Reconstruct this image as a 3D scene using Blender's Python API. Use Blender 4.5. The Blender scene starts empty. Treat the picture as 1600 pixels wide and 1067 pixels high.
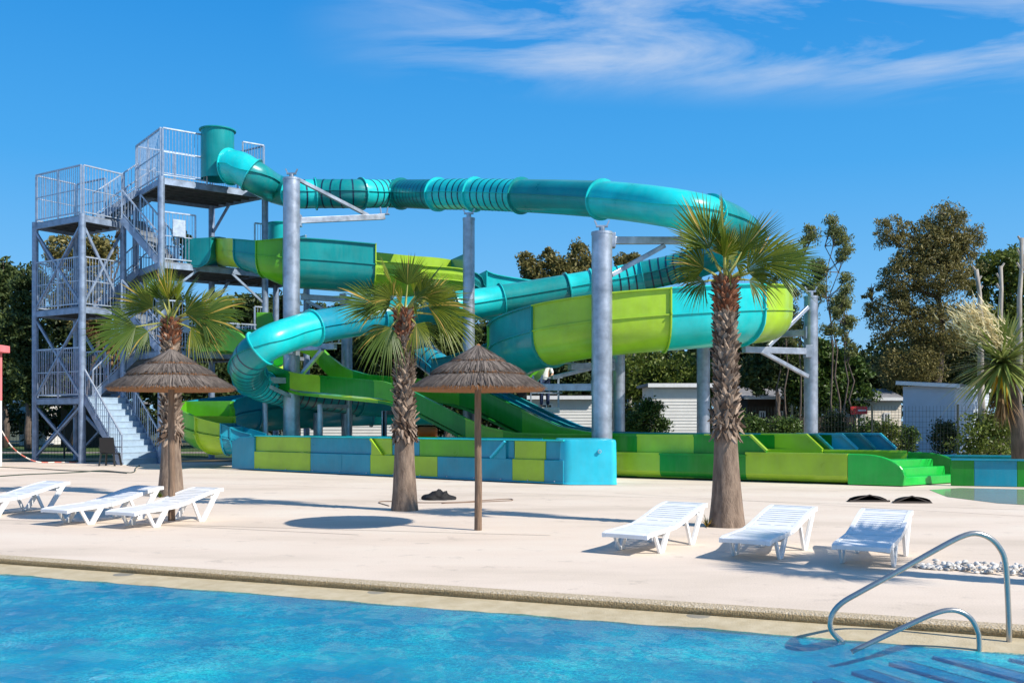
import bpy, bmesh, math, random
import numpy as np
from mathutils import Vector as V, Matrix, noise
R = math.radians; PI = math.pi
S = bpy.context.scene; COL = S.collection
random.seed(7); rng = np.random.default_rng(7)

# ------------------------------------------------------------ camera
F = 1550.0; HZ = 655.0; EYE = 1.6
cd = bpy.data.cameras.new('camera'); cam = bpy.data.objects.new('camera', cd); COL.objects.link(cam)
cam.location = (0, 0, EYE); cam.rotation_euler = (R(90), 0, 0)
cd.sensor_width = 36; cd.lens = 36 * F / 1600
cd.shift_y = (HZ - 533.5) / 1600
cd.clip_end = 3000; cd.clip_start = 0.1
S.camera = cam

# ------------------------------------------------------------ sky
SUN_EL = R(41); SUN_AZ = math.atan2(2.06, -1.17)      # clockwise from +Y
w = bpy.data.worlds.new('World'); S.world = w; w.use_nodes = True
nt = w.node_tree; nt.nodes.clear()
def N(nt, t, **k):
    n = nt.nodes.new(t)
    for a, b in k.items():
        if a.startswith('i_'):
            n.inputs[a[2:].replace('_', ' ')].default_value = b
        else: setattr(n, a, b)
    return n
def math_(nt, op, a, b=None, clamp=False):
    n = nt.nodes.new('ShaderNodeMath'); n.operation = op; n.use_clamp = clamp
    for i, v in enumerate((a, b)):
        if v is None: continue
        if isinstance(v, (int, float)): n.inputs[i].default_value = v
        else: nt.links.new(v, n.inputs[i])
    return n.outputs[0]
def ramp(nt, fac, stops):
    n = nt.nodes.new('ShaderNodeValToRGB'); nt.links.new(fac, n.inputs[0])
    e = n.color_ramp.elements
    while len(e) < len(stops): e.new(0.5)
    for i, (p, c) in enumerate(stops):
        e[i].position = p; e[i].color = (c[0], c[1], c[2], 1) if not isinstance(c, (int, float)) else (c, c, c, 1)
    return n.outputs[0]
sky = N(nt, 'ShaderNodeTexSky', sky_type='NISHITA', sun_disc=False)
sky.sun_elevation = SUN_EL; sky.sun_rotation = SUN_AZ
sky.air_density = 1.0; sky.dust_density = 0.3; sky.ozone_density = 2.6; sky.altitude = 100
hs = N(nt, 'ShaderNodeHueSaturation'); hs.inputs['Saturation'].default_value = 1.28; hs.inputs['Value'].default_value = 1.0
nt.links.new(sky.outputs[0], hs.inputs['Color'])
tc = N(nt, 'ShaderNodeTexCoord'); sp = N(nt, 'ShaderNodeSeparateXYZ'); nt.links.new(tc.outputs['Generated'], sp.inputs[0])
# deep clear Mediterranean blue by height above the horizon, blended over the physical sky
grad = ramp(nt, sp.outputs[2], [(0.0, (.30, .58, .86)), (0.13, (.150, .46, .86)), (0.24, (.062, .365, .82)), (0.40, (.020, .26, .72)), (1.0, (.008, .10, .34))])
gs = N(nt, 'ShaderNodeMixRGB', blend_type='MULTIPLY'); gs.inputs[0].default_value = 1; nt.links.new(grad, gs.inputs[1]); gs.inputs[2].default_value = (5.9, 5.75, 5.6, 1)
gm_ = N(nt, 'ShaderNodeMixRGB'); gm_.inputs[0].default_value = .95; nt.links.new(hs.outputs[0], gm_.inputs[1]); nt.links.new(gs.outputs[0], gm_.inputs[2])
mp = N(nt, 'ShaderNodeMapping'); mp.inputs['Scale'].default_value = (2.6, 2.6, 12.0); mp.inputs['Rotation'].default_value = (0, R(-9), 0)
mp.inputs['Location'].default_value = (3.6, 0.2, 1.9)
nt.links.new(tc.outputs['Generated'], mp.inputs[0])
nz = N(nt, 'ShaderNodeTexNoise'); nz.inputs['Scale'].default_value = 1.5; nz.inputs['Detail'].default_value = 12; nz.inputs['Roughness'].default_value = 0.60; nz.inputs['Distortion'].default_value = 0.7
nt.links.new(mp.outputs[0], nz.inputs['Vector'])
c1 = ramp(nt, nz.outputs[0], [(0.40, 0.0), (0.64, 1.0)])
# the bank of cirrus lies high and to the right of the slides
mx = N(nt, 'ShaderNodeMapRange', interpolation_type='SMOOTHSTEP'); mx.inputs[1].default_value = -0.22; mx.inputs[2].default_value = 0.02
nt.links.new(sp.outputs[0], mx.inputs[0])
zz = math_(nt, 'ADD', sp.outputs[2], math_(nt, 'MULTIPLY', sp.outputs[0], 0.075))
mz = N(nt, 'ShaderNodeMapRange', interpolation_type='SMOOTHSTEP'); mz.inputs[1].default_value = 0.302; mz.inputs[2].default_value = 0.352
nt.links.new(zz, mz.inputs[0])
cl = math_(nt, 'MULTIPLY', c1, math_(nt, 'MULTIPLY', mx.outputs[0], mz.outputs[0]), True)
cl = math_(nt, 'MULTIPLY', cl, 0.75)
mxr = N(nt, 'ShaderNodeMixRGB'); nt.links.new(cl, mxr.inputs[0]); nt.links.new(gm_.outputs[0], mxr.inputs[1]); mxr.inputs[2].default_value = (3.0, 3.6, 4.6, 1)
bg = N(nt, 'ShaderNodeBackground'); bg.inputs['Strength'].default_value = 0.148
nt.links.new(mxr.outputs[0], bg.inputs[0]); out = N(nt, 'ShaderNodeOutputWorld'); nt.links.new(bg.outputs[0], out.inputs[0])

sd = bpy.data.lights.new('sun', 'SUN'); so = bpy.data.objects.new('sun', sd); COL.objects.link(so)
sd.energy = 5.0; sd.angle = R(0.53); sd.color = (1.0, 0.93, 0.83)
sdir = V((math.sin(SUN_AZ) * math.cos(SUN_EL), math.cos(SUN_AZ) * math.cos(SUN_EL), math.sin(SUN_EL)))
so.rotation_euler = sdir.to_track_quat('Z', 'Y').to_euler(); so.location = (30, -15, 40)
S.view_settings.view_transform = 'Standard'; S.view_settings.look = 'None'; S.view_settings.exposure = 0.36; S.view_settings.gamma = 1.0
S.view_settings.use_curve_mapping = False
S.render.resolution_x = 1024; S.render.resolution_y = 682

# ------------------------------------------------------------ helpers
def P(px, py, Y): return V(((px - 800) / F * Y, Y, EYE - (py - HZ) / F * Y))
def G(px, py, z=0.0):
    Y = F * (EYE - z) / (py - HZ); return V(((px - 800) / F * Y, Y, z))
def XY(px, Y): return V(((px - 800) / F * Y, Y, 0))

def off_of(p):
    o = V((0, 0, 0))
    while p: o += p.location; p = p.parent
    return o
class MB:
    def __init__(s): s.v = []; s.f = []; s.m = []; s.mi = 0
    def add(s, vs, fs, mi=None):
        b = len(s.v); s.v += [tuple(x) for x in vs]
        for f in fs: s.f.append([b + i for i in f]); s.m.append(s.mi if mi is None else mi)
        return s
    def box(s, c, size, rz=0, M=None):
        hx, hy, hz = size[0] / 2, size[1] / 2, size[2] / 2; ca, sa = math.cos(rz), math.sin(rz); vs = []
        for z in (-hz, hz):
            for x, y in ((-hx, -hy), (hx, -hy), (hx, hy), (-hx, hy)):
                p = V((x * ca - y * sa, x * sa + y * ca, z))
                if M: p = M @ V((x, y, z))
                vs.append(V(c) + p)
        return s.add(vs, [(3, 2, 1, 0), (4, 5, 6, 7), (0, 1, 5, 4), (1, 2, 6, 5), (2, 3, 7, 6), (3, 0, 4, 7)])
    def bar(s, a, b, w_, h_=None, up=V((0, 0, 1))):
        a = V(a); b = V(b); h_ = h_ or w_; t = (b - a)
        if t.length < 1e-6: return s
        t.normalize(); sd_ = t.cross(up)
        if sd_.length < 1e-3: sd_ = t.cross(V((0, 1, 0)))
        sd_.normalize(); u = sd_.cross(t); vs = []
        for p in (a, b):
            for x, y in ((-1, -1), (1, -1), (1, 1), (-1, 1)): vs.append(p + sd_ * x * w_ / 2 + u * y * h_ / 2)
        return s.add(vs, [(3, 2, 1, 0), (4, 5, 6, 7), (0, 1, 5, 4), (1, 2, 6, 5), (2, 3, 7, 6), (3, 0, 4, 7)])
    def rod(s, pts, r, n=8, cap=True):
        pts = [V(p) for p in pts]; rs = r if isinstance(r, (list, tuple)) else [r] * len(pts); prev = None; b = len(s.v)
        for i, p in enumerate(pts):
            t = (pts[min(i + 1, len(pts) - 1)] - pts[max(i - 1, 0)]).normalized()
            if prev is None:
                a = t.cross(V((0, 0, 1)));
                if a.length < 1e-3: a = V((1, 0, 0))
            else: a = prev - t * prev.dot(t)
            a.normalize(); prev = a; c = t.cross(a)
            for k in range(n):
                q = 2 * PI * k / n; s.v.append(tuple(p + (a * math.cos(q) + c * math.sin(q)) * rs[i]))
        for i in range(len(pts) - 1):
            for k in range(n):
                k2 = (k + 1) % n; s.f.append([b + i * n + k, b + i * n + k2, b + (i + 1) * n + k2, b + (i + 1) * n + k]); s.m.append(s.mi)
        if cap:
            s.f.append([b + k for k in range(n)][::-1]); s.m.append(s.mi)
            e = b + (len(pts) - 1) * n; s.f.append([e + k for k in range(n)]); s.m.append(s.mi)
        return s
    def prism(s, poly, d):                       # planar polygon + extrusion vector
        n = len(poly); d = V(d); vs = [V(p) for p in poly] + [V(p) + d for p in poly]
        return s.add(vs, [tuple(range(n))[::-1], tuple(range(n, 2 * n))] + [(i, (i + 1) % n, n + (i + 1) % n, n + i) for i in range(n)])
    def lathe(s, c, prof, n=24, cap=True):       # prof: (r, z)
        c = V(c); b = len(s.v)
        for r, z in prof:
            for k in range(n): q = 2 * PI * k / n; s.v.append((c.x + r * math.cos(q), c.y + r * math.sin(q), c.z + z))
        for i in range(len(prof) - 1):
            for k in range(n):
                k2 = (k + 1) % n; s.f.append([b + i * n + k, b + i * n + k2, b + (i + 1) * n + k2, b + (i + 1) * n + k]); s.m.append(s.mi)
        if cap:
            s.f.append([b + k for k in range(n)][::-1]); s.m.append(s.mi); e = b + (len(prof) - 1) * n
            s.f.append([e + k for k in range(n)]); s.m.append(s.mi)
        return s
    def build(s, name, mats, parent=None, smooth=False, bevel=0, fix=True, auto=None):
        o_ = off_of(parent); me = bpy.data.meshes.new(name)
        me.from_pydata([(x - o_.x, y - o_.y, z - o_.z) for x, y, z in s.v], [], s.f)
        if not isinstance(mats, (list, tuple)): mats = [mats]
        for m in mats: me.materials.append(m)
        me.polygons.foreach_set('material_index', s.m)
        if fix:
            bm = bmesh.new(); bm.from_mesh(me); bmesh.ops.recalc_face_normals(bm, faces=bm.faces); bm.to_mesh(me); bm.free()
        if smooth:
            me.polygons.foreach_set('use_smooth', [True] * len(me.polygons))
            if auto is not None: me.set_sharp_from_angle(angle=R(auto))
        ob = bpy.data.objects.new(name, me); COL.objects.link(ob); ob.parent = parent
        if bevel:
            b = ob.modifiers.new('bevel', 'BEVEL'); b.width = bevel; b.segments = 2; b.limit_method = 'ANGLE'; b.angle_limit = R(40)
        return ob
def tag(o, label=None, cat=None, group=None, kind=None):
    for k, v in (('label', label), ('category', cat), ('group', group), ('kind', kind)):
        if v: o[k] = v
    return o
def empty(name, loc, label=None, cat=None, group=None, rz=0):
    o = bpy.data.objects.new(name, None); COL.objects.link(o); o.location = loc; o.rotation_euler.z = rz; o.empty_display_size = .3
    return tag(o, label, cat, group)
def kids(o): return [c for c in bpy.data.objects if c.parent == o]
def copy_tree(o, parent=None):
    ks = kids(o); c = o.copy(); COL.objects.link(c); c.parent = parent
    for k in ks: copy_tree(k, c)
    return c
def catmull(pts, step=0.25):
    """pts: tuples of equal length; resampled along a Catmull-Rom curve"""
    A = np.array(pts, float); out_ = []
    Pp = np.vstack([2 * A[0] - A[1], A, 2 * A[-1] - A[-2]])
    for i in range(1, len(Pp) - 2):
        d = np.linalg.norm(Pp[i + 1][:3] - Pp[i][:3]); n = max(2, int(d / step))
        for k in range(n):
            t = k / n; p0, p1, p2, p3 = Pp[i - 1:i + 3]
            out_.append(.5 * ((2 * p1) + (-p0 + p2) * t + (2 * p0 - 5 * p1 + 4 * p2 - p3) * t * t + (-p0 + 3 * p1 - 3 * p2 + p3) * t ** 3))
    out_.append(Pp[-2]); return np.array(out_)

# ------------------------------------------------------------ materials
def newmat(name):
    m = bpy.data.materials.new(name); m.use_nodes = True; n = m.node_tree; n.nodes.clear()
    o = n.nodes.new('ShaderNodeOutputMaterial'); b = n.nodes.new('ShaderNodeBsdfPrincipled'); n.links.new(b.outputs[0], o.inputs[0])
    return m, n, b, o
def mat(name, col, rough=.5, metal=0, var=.12, scale=3, bump=0, bscale=40, coat=0, stretch=(1, 1, 1), spec=.5, col2=None, detail=6):
    m, n, b, o = newmat(name)
    b.inputs['Roughness'].default_value = rough; b.inputs['Metallic'].default_value = metal; b.inputs['Specular IOR Level'].default_value = spec
    b.inputs['Coat Weight'].default_value = coat; b.inputs['Coat Roughness'].default_value = .08
    t = N(n, 'ShaderNodeTexCoord'); mpp = N(n, 'ShaderNodeMapping'); mpp.inputs['Scale'].default_value = stretch; n.links.new(t.outputs['Object'], mpp.inputs[0])
    z = N(n, 'ShaderNodeTexNoise'); z.inputs['Scale'].default_value = scale; z.inputs['Detail'].default_value = detail; z.inputs['Roughness'].default_value = .6
    n.links.new(mpp.outputs[0], z.inputs['Vector'])
    c2 = col2 or [c * (1 - var * 1.4) for c in col]; c1_ = [min(1, c * (1 + var)) for c in col] if not col2 else col
    cr = ramp(n, z.outputs[0], [(.3, c2), (.7, c1_)]); n.links.new(cr, b.inputs['Base Color'])
    rr = N(n, 'ShaderNodeMapRange'); rr.inputs[3].default_value = rough * .75; rr.inputs[4].default_value = min(1, rough * 1.25); n.links.new(z.outputs[0], rr.inputs[0]); n.links.new(rr.outputs[0], b.inputs['Roughness'])
    if bump:
        z2 = N(n, 'ShaderNodeTexNoise'); z2.inputs['Scale'].default_value = bscale; z2.inputs['Detail'].default_value = 5; n.links.new(mpp.outputs[0], z2.inputs['Vector'])
        bp = N(n, 'ShaderNodeBump'); bp.inputs['Strength'].default_value = bump; bp.inputs['Distance'].default_value = .02; n.links.new(z2.outputs[0], bp.inputs['Height']); n.links.new(bp.outputs[0], b.inputs['Normal'])
    return m
def fibre(name, col):                     # gel-coated fibreglass, a little light comes through the shell
    m = mat(name, col, .30, 0, .16, 1.1, .04, 3.0, coat=.25, spec=.35)
    n = m.node_tree; b = [x for x in n.nodes if x.type == 'BSDF_PRINCIPLED'][0]; o = [x for x in n.nodes if x.type == 'OUTPUT_MATERIAL'][0]
    # faded gel-coat and water streaks
    lk = b.inputs['Base Color'].links[0].from_socket; tt = N(n, 'ShaderNodeTexCoord'); mm = N(n, 'ShaderNodeMapping'); mm.inputs['Scale'].default_value = (5, 5, .7); n.links.new(tt.outputs['Object'], mm.inputs[0])
    zn = N(n, 'ShaderNodeTexNoise'); zn.inputs['Scale'].default_value = 1.6; zn.inputs['Detail'].default_value = 8; zn.inputs['Roughness'].default_value = .7; n.links.new(mm.outputs[0], zn.inputs[0])
    fc_ = ramp(n, zn.outputs[0], [(.40, .0), (.78, .16)]); mf = N(n, 'ShaderNodeMixRGB'); n.links.new(fc_, mf.inputs[0]); n.links.new(lk, mf.inputs[1]); mf.inputs[2].default_value = (.20 + col[0] * .5, .22 + col[1] * .5, .18 + col[2] * .5, 1); n.links.new(mf.outputs[0], b.inputs['Base Color'])
    tl = N(n, 'ShaderNodeBsdfTranslucent'); tl.inputs[0].default_value = (col[0], col[1], col[2], 1); mxs = N(n, 'ShaderNodeMixShader'); mxs.inputs[0].default_value = .13
    n.links.new(b.outputs[0], mxs.inputs[1]); n.links.new(tl.outputs[0], mxs.inputs[2]); n.links.new(mxs.outputs[0], o.inputs[0]); return m
def leafmat(name, c1, c2, trans=.3, rough=.5):
    m, n, b, o = newmat(name); g = N(n, 'ShaderNodeNewGeometry')
    cr = ramp(n, g.outputs['Random Per Island'], [(0, c1), (1, c2)]); n.links.new(cr, b.inputs['Base Color']); b.inputs['Roughness'].default_value = rough
    b.inputs['Specular IOR Level'].default_value = .3
    tl = N(n, 'ShaderNodeBsdfTranslucent'); n.links.new(cr, tl.inputs[0]); ms = N(n, 'ShaderNodeMixShader'); ms.inputs[0].default_value = trans
    n.links.new(b.outputs[0], ms.inputs[1]); n.links.new(tl.outputs[0], ms.inputs[2]); n.links.new(ms.outputs[0], o.inputs[0]); return m

M = {}
M['cyan'] = fibre('light teal fibreglass', (.008, .60, .62)); M['teal'] = fibre('dark teal fibreglass', (.002, .28, .29))
M['blue'] = fibre('blue fibreglass', (.006, .31, .44)); M['lime'] = fibre('lime fibreglass', (.38, .60, .03)); M['green'] = fibre('green fibreglass', (.006, .27, .012))
M['mid'] = fibre('leaf green fibreglass', (.12, .44, .014)); M['bright'] = fibre('bright green fibreglass', (.01, .52, .06)); M['sky'] = fibre('cyan fibreglass', (.03, .55, .72))
M['band'] = mat('dark stripe paint', (.004, .03, .07), .4)
M['galv'] = mat('galvanised steel', (.38, .42, .49), .4, .6, .28, 2.6, .03, 30)
M['galv_light'] = mat('galvanised rail steel', (.40, .47, .57), .4, .4, .2, 6)
M['tower_steel'] = mat('galvanised tower steel', (.24, .31, .42), .45, .4, .25, 4)
M['deckplate'] = mat('tower floor plate', (.22, .25, .29), .6, .3, .2, 4)
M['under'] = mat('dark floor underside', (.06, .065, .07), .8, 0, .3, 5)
M['step'] = mat('blue grey stair tread', (.34, .45, .56), .6, .1, .1, 5)
M['black'] = mat('black plastic', (.012, .012, .013), .4); M['blackcloth'] = mat('black cloth', (.008, .008, .009), .85, 0, .4, 12, .5, 25)
M['white'] = mat('white resin', (.82, .83, .85), .36, 0, 0, 7, col2=(.71, .71, .69)); M['chrome'] = mat('stainless steel', (.46, .44, .41), .24, .8, .04, 8)
M['wood'] = mat('weathered pole wood', (.20, .13, .085), .8, 0, .35, 6, .6, 20, stretch=(6, 6, .6))
M['thatch_dark'] = leafmat('thatch straw', (.06, .048, .042), (.24, .20, .17), .05, .9)
M['thatch_under'] = leafmat('thatch lining', (.20, .085, .035), (.30, .14, .06), .1, .9)
# ------------------------------------------------------------ ground, deck, pool
e = V((.929, -.370, 0)).normalized(); m_ = V((-e.y * -1, 0, 0))  # edge direction of the pool
m_ = V((e.y, -e.x, 0)); m_.normalize()                            # towards the pool / camera
O0 = V((0, 9.2, 0))
def L(s, d, z=0): return O0 + e * s + m_ * d + V((0, 0, z))
def sheet(name, pts, m, label=None, **k):
    o = MB().add(pts, [tuple(range(len(pts)))]).build(name, m, fix=False); o['kind'] = 'structure'; return o

def deckmat():
    m, n, b, o = newmat('pool deck concrete'); t = N(n, 'ShaderNodeTexCoord')
    z = N(n, 'ShaderNodeTexNoise'); z.inputs['Scale'].default_value = .35; z.inputs['Detail'].default_value = 8; z.inputs['Roughness'].default_value = .6
    mpp = N(n, 'ShaderNodeMapping'); mpp.inputs['Scale'].default_value = (.6, 1.6, 1); mpp.inputs['Rotation'].default_value = (0, 0, R(22)); n.links.new(t.outputs['Object'], mpp.inputs[0]); n.links.new(mpp.outputs[0], z.inputs[0])
    c = ramp(n, z.outputs[0], [(.28, (.54, .45, .355)), (.5, (.68, .57, .465)), (.72, (.72, .635, .53))])
    f = N(n, 'ShaderNodeTexNoise'); f.inputs['Scale'].default_value = 60; f.inputs['Detail'].default_value = 4; n.links.new(t.outputs['Object'], f.inputs[0])
    f2 = ramp(n, f.outputs[0], [(.3, .88), (.7, 1.06)])
    mu = N(n, 'ShaderNodeMixRGB', blend_type='MULTIPLY'); mu.inputs[0].default_value = 1; n.links.new(c, mu.inputs[1]); n.links.new(f2, mu.inputs[2])
    s2 = N(n, 'ShaderNodeTexNoise'); s2.inputs['Scale'].default_value = 2.2; s2.inputs['Detail'].default_value = 10; s2.inputs['Roughness'].default_value = .7; n.links.new(t.outputs['Object'], s2.inputs[0])
    st = ramp(n, s2.outputs[0], [(.30, .74), (.42, 1.0)])
    mu2 = N(n, 'ShaderNodeMixRGB', blend_type='MULTIPLY'); mu2.inputs[0].default_value = 1; n.links.new(mu.outputs[0], mu2.inputs[1]); n.links.new(st, mu2.inputs[2])
    n.links.new(mu2.outputs[0], b.inputs['Base Color']); b.inputs['Roughness'].default_value = .8
    bp = N(n, 'ShaderNodeBump'); bp.inputs['Strength'].default_value = .25; bp.inputs['Distance'].default_value = .01; n.links.new(f.outputs[0], bp.inputs['Height']); n.links.new(bp.outputs[0], b.inputs['Normal'])
    return m
M['deck'] = deckmat()
M['joint'] = mat('deck joint', (.30, .25, .20), .9)
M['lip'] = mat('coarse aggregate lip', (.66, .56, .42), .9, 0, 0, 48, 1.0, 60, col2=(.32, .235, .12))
M['lip_low'] = mat('brown coarse aggregate', (.42, .31, .16), .9, 0, 0, 50, 1.0, 60, col2=(.20, .14, .07))  # browner aggregate on the lower part of the lip
M['gutter'] = mat('sandy gutter render', (.54, .46, .31), .7, 0, 0, 6, .3, 60, col2=(.42, .34, .20))
M['soil'] = mat('soil and short grass', (.10, .085, .045), .95, 0, 0, .35, .4, 12, col2=(.035, .055, .012))
M['grass'] = mat('short grass', (.07, .12, .02), .95, 0, 0, 3, .5, 30, col2=(.03, .06, .01))
M['road'] = mat('pale camp road', (.26, .22, .20), .9, 0, .15, 2)

sheet('ground', [(-600, 30, -.02), (600, 30, -.02), (600, 900, -.02), (-600, 900, -.02)], M['soil'])
dk = MB()
dk.add([L(-70, .0), L(70, .0), V((100, 37.2, 0)), V((-70, 37.2, 0))], [(0, 1, 2, 3)])
dk.add([L(-70, 8.0), L(-70, 40), L(70, 40), L(70, 8.0)], [(0, 1, 2, 3)])
dk.build('pool_deck', M['deck'], fix=False)['kind'] = 'structure'
# saw-cut joints in the concrete
jt = MB()
for a, b in (((0, 744), (1600, 796)), ((0, 812), (860, 836)), ((960, 770), (1600, 806)), ((300, 738), (1600, 770)), ((250, 820), (560, 835))):
    a = G(*a, z=.004); b = G(*b, z=.004); s = (b - a).normalized().cross(V((0, 0, 1))) * .010
    jt.add([a - s, b - s, b + s, a + s], [(0, 1, 2, 3)])
jt.build('deck_joints', M['joint'], fix=False)['kind'] = 'structure'
# coping: rounded lip, then the wet sandy overflow strip
ns = 240; cp = MB()
prof = [(-.10, .004), (-.02, .004), (.02, -.002), (.045, -.016), (.055, -.035), (.05, -.06), (.045, -.076)]
def sweep_prof(mb, prof, s0=-25, s1=25, n=ns, wob=.004):
    b = len(mb.v)
    for i in range(n + 1):
        s = s0 + (s1 - s0) * i / n
        for j, (d, z) in enumerate(prof):
            k = wob * noise.noise(V((s * 3, j * .7, 1.3))); mb.v.append(tuple(L(s, d + k * 2, z + (k if j > 1 else 0))))
    q = len(prof)
    for i in range(n):
        for j in range(q - 1): mb.f.append([b + i * q + j, b + (i + 1) * q + j, b + (i + 1) * q + j + 1, b + i * q + j + 1]); mb.m.append(0)
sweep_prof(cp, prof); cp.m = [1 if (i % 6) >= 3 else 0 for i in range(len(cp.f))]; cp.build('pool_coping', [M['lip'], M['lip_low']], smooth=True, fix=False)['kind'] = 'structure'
gt = MB(); sweep_prof(gt, [(.03, -.074), (.2, -.080), (.38, -.088), (.46, -.094), (.50, -.101), (.515, -.106)], wob=.004)
gt.build('overflow_gutter', M['gutter'], smooth=True, fix=False)['kind'] = 'structure'
# pool shell
def poolmat():
    m, n, b, o = newmat('azure pool lining'); t = N(n, 'ShaderNodeTexCoord')
    z = N(n, 'ShaderNodeTexNoise'); z.inputs['Scale'].default_value = .5; z.inputs['Detail'].default_value = 5; n.links.new(t.outputs['Object'], z.inputs[0])
    c = ramp(n, z.outputs[0], [(.32, (.01, .54, .66)), (.66, (.07, .86, .84))]); n.links.new(c, b.inputs['Base Color']); b.inputs['Roughness'].default_value = .7; return m
M['lining'] = poolmat()
ps = MB(); D = -.29
ps.add([L(-30, 1.3, D), L(30, 1.3, D), L(30, 8.0, D), L(-30, 8.0, D)], [(0, 1, 2, 3)])
sweep_prof(ps, [(.512, -.103), (.55, -.19), (.68, -.245), (.9, -.275), (1.3, D)], wob=.002)
ps.add([L(-30, 8.0, 0), L(30, 8.0, 0), L(30, 8.0, D), L(-30, 8.0, D)], [(0, 1, 2, 3)])
ps.build('pool_basin', M['lining'], fix=False, smooth=True)['kind'] = 'structure'
# underwater entry steps, going down to the left under the handrail
M['sunlit_tread'] = mat('sunlit pool step', (.30, .76, .80), .7, 0, .1, 4)  # sunlight on the treads painted as a paler stripe beside darker blue
M['gap'] = M['lining']
stp = MB()
sd_ = V((.42, -.907, 0)); sl = V((-.907, -.42, 0))
base = V((3.75, 7.75, 0))
for k in range(5):
    a = base + sl * (.36 * k) ; z1 = -.125 - .028 * k
    q = [a + sl * .20, a + sl * .20 + sd_ * 3.2, a + sd_ * 3.2, a]
    stp.mi = 0; stp.add([V((p.x, p.y, z1)) for p in q], [(0, 1, 2, 3)])
    stp.mi = 1; stp.prism([V((p.x, p.y, D)) for p in (a + sl * .36, a + sl * .36 + sd_ * 3.2, a - sl * .0 + sd_ * 3.2, a)], (0, 0, z1 - D - .004))
stp.mi = 1; a = base; stp.prism([V((p.x, p.y, D)) for p in (a, a + sd_ * 3.2, a + sd_ * 3.2 - sl * 4, a - sl * 4)], (0, 0, -.118 - D))
stp.build('pool_steps', [M['sunlit_tread'], mat('dark blue step riser', (.02, .44, .64), .7)])['kind'] = 'structure'
# water: real rippled surface, clear but tinted, fresnel reflection
def watermat():
    m, n, b, o = newmat('pool water'); n.nodes.remove(b); t = N(n, 'ShaderNodeTexCoord')
    mpp = N(n, 'ShaderNodeMapping'); mpp.inputs['Rotation'].default_value = (0, 0, R(-18)); mpp.inputs['Scale'].default_value = (1.0, 1.25, 1); n.links.new(t.outputs['Object'], mpp.inputs[0])
    big = N(n, 'ShaderNodeTexNoise'); big.inputs['Scale'].default_value = .9; big.inputs['Detail'].default_value = 3; n.links.new(mpp.outputs[0], big.inputs[0])
    z = N(n, 'ShaderNodeTexNoise'); z.inputs['Scale'].default_value = 7.5; z.inputs['Detail'].default_value = 7; z.inputs['Roughness'].default_value = .66; z.inputs['Distortion'].default_value = 2.2; n.links.new(mpp.outputs[0], z.inputs[0])
    z3 = N(n, 'ShaderNodeTexNoise'); z3.inputs['Scale'].default_value = 17; z3.inputs['Detail'].default_value = 4; z3.inputs['Distortion'].default_value = 2.0; n.links.new(mpp.outputs[0], z3.inputs[0])
    h = math_(n, 'ADD', z.outputs[0], math_(n, 'MULTIPLY', z3.outputs[0], .35))
    bp = N(n, 'ShaderNodeBump'); bp.inputs['Strength'].default_value = .4; bp.inputs['Distance'].default_value = .04; n.links.new(h, bp.inputs['Height'])
    # caustic light ripples painted into the water tint, with broad darker swaths
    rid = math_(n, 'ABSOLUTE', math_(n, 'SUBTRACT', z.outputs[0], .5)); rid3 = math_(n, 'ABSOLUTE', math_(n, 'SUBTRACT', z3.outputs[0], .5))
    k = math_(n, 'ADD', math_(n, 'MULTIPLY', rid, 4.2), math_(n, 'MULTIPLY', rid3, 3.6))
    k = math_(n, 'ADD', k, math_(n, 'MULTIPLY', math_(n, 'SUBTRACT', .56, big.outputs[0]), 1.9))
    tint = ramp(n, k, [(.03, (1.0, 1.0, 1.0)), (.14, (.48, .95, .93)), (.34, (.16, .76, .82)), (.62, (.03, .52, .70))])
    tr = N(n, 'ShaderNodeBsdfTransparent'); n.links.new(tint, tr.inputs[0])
    gl = N(n, 'ShaderNodeBsdfGlossy'); gl.inputs['Roughness'].default_value = .03; n.links.new(bp.outputs[0], gl.inputs['Normal'])
    fr = N(n, 'ShaderNodeFresnel'); fr.inputs['IOR'].default_value = 1.33; n.links.new(bp.outputs[0], fr.inputs['Normal'])
    ms = N(n, 'ShaderNodeMixShader'); n.links.new(math_(n, 'MULTIPLY', fr.outputs[0], .34), ms.inputs[0]); n.links.new(tr.outputs[0], ms.inputs[1]); n.links.new(gl.outputs[0], ms.inputs[2]); n.links.new(ms.outputs[0], o.inputs[0]); return m
M['water'] = watermat()
wt = MB(); nu, nv = 300, 60
for i in range(nu + 1):
    for j in range(nv + 1):
        s = -14 + 28 * i / nu; d = .36 + 7.64 * j / nv; p = L(s, d, -.1)
        p.z += .006 * noise.noise(V((p.x * 2.2, p.y * 2.8, 0))) + .003 * noise.noise(V((p.x * 6, p.y * 7, 3))); wt.v.append(tuple(p))
for i in range(nu):
    for j in range(nv): b = i * (nv + 1) + j; wt.f.append([b, b + 1, b + nv + 2, b + nv + 1]); wt.m.append(0)
wt.build('pool_water', M['water'], smooth=True, fix=True)['kind'] = 'structure'
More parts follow.
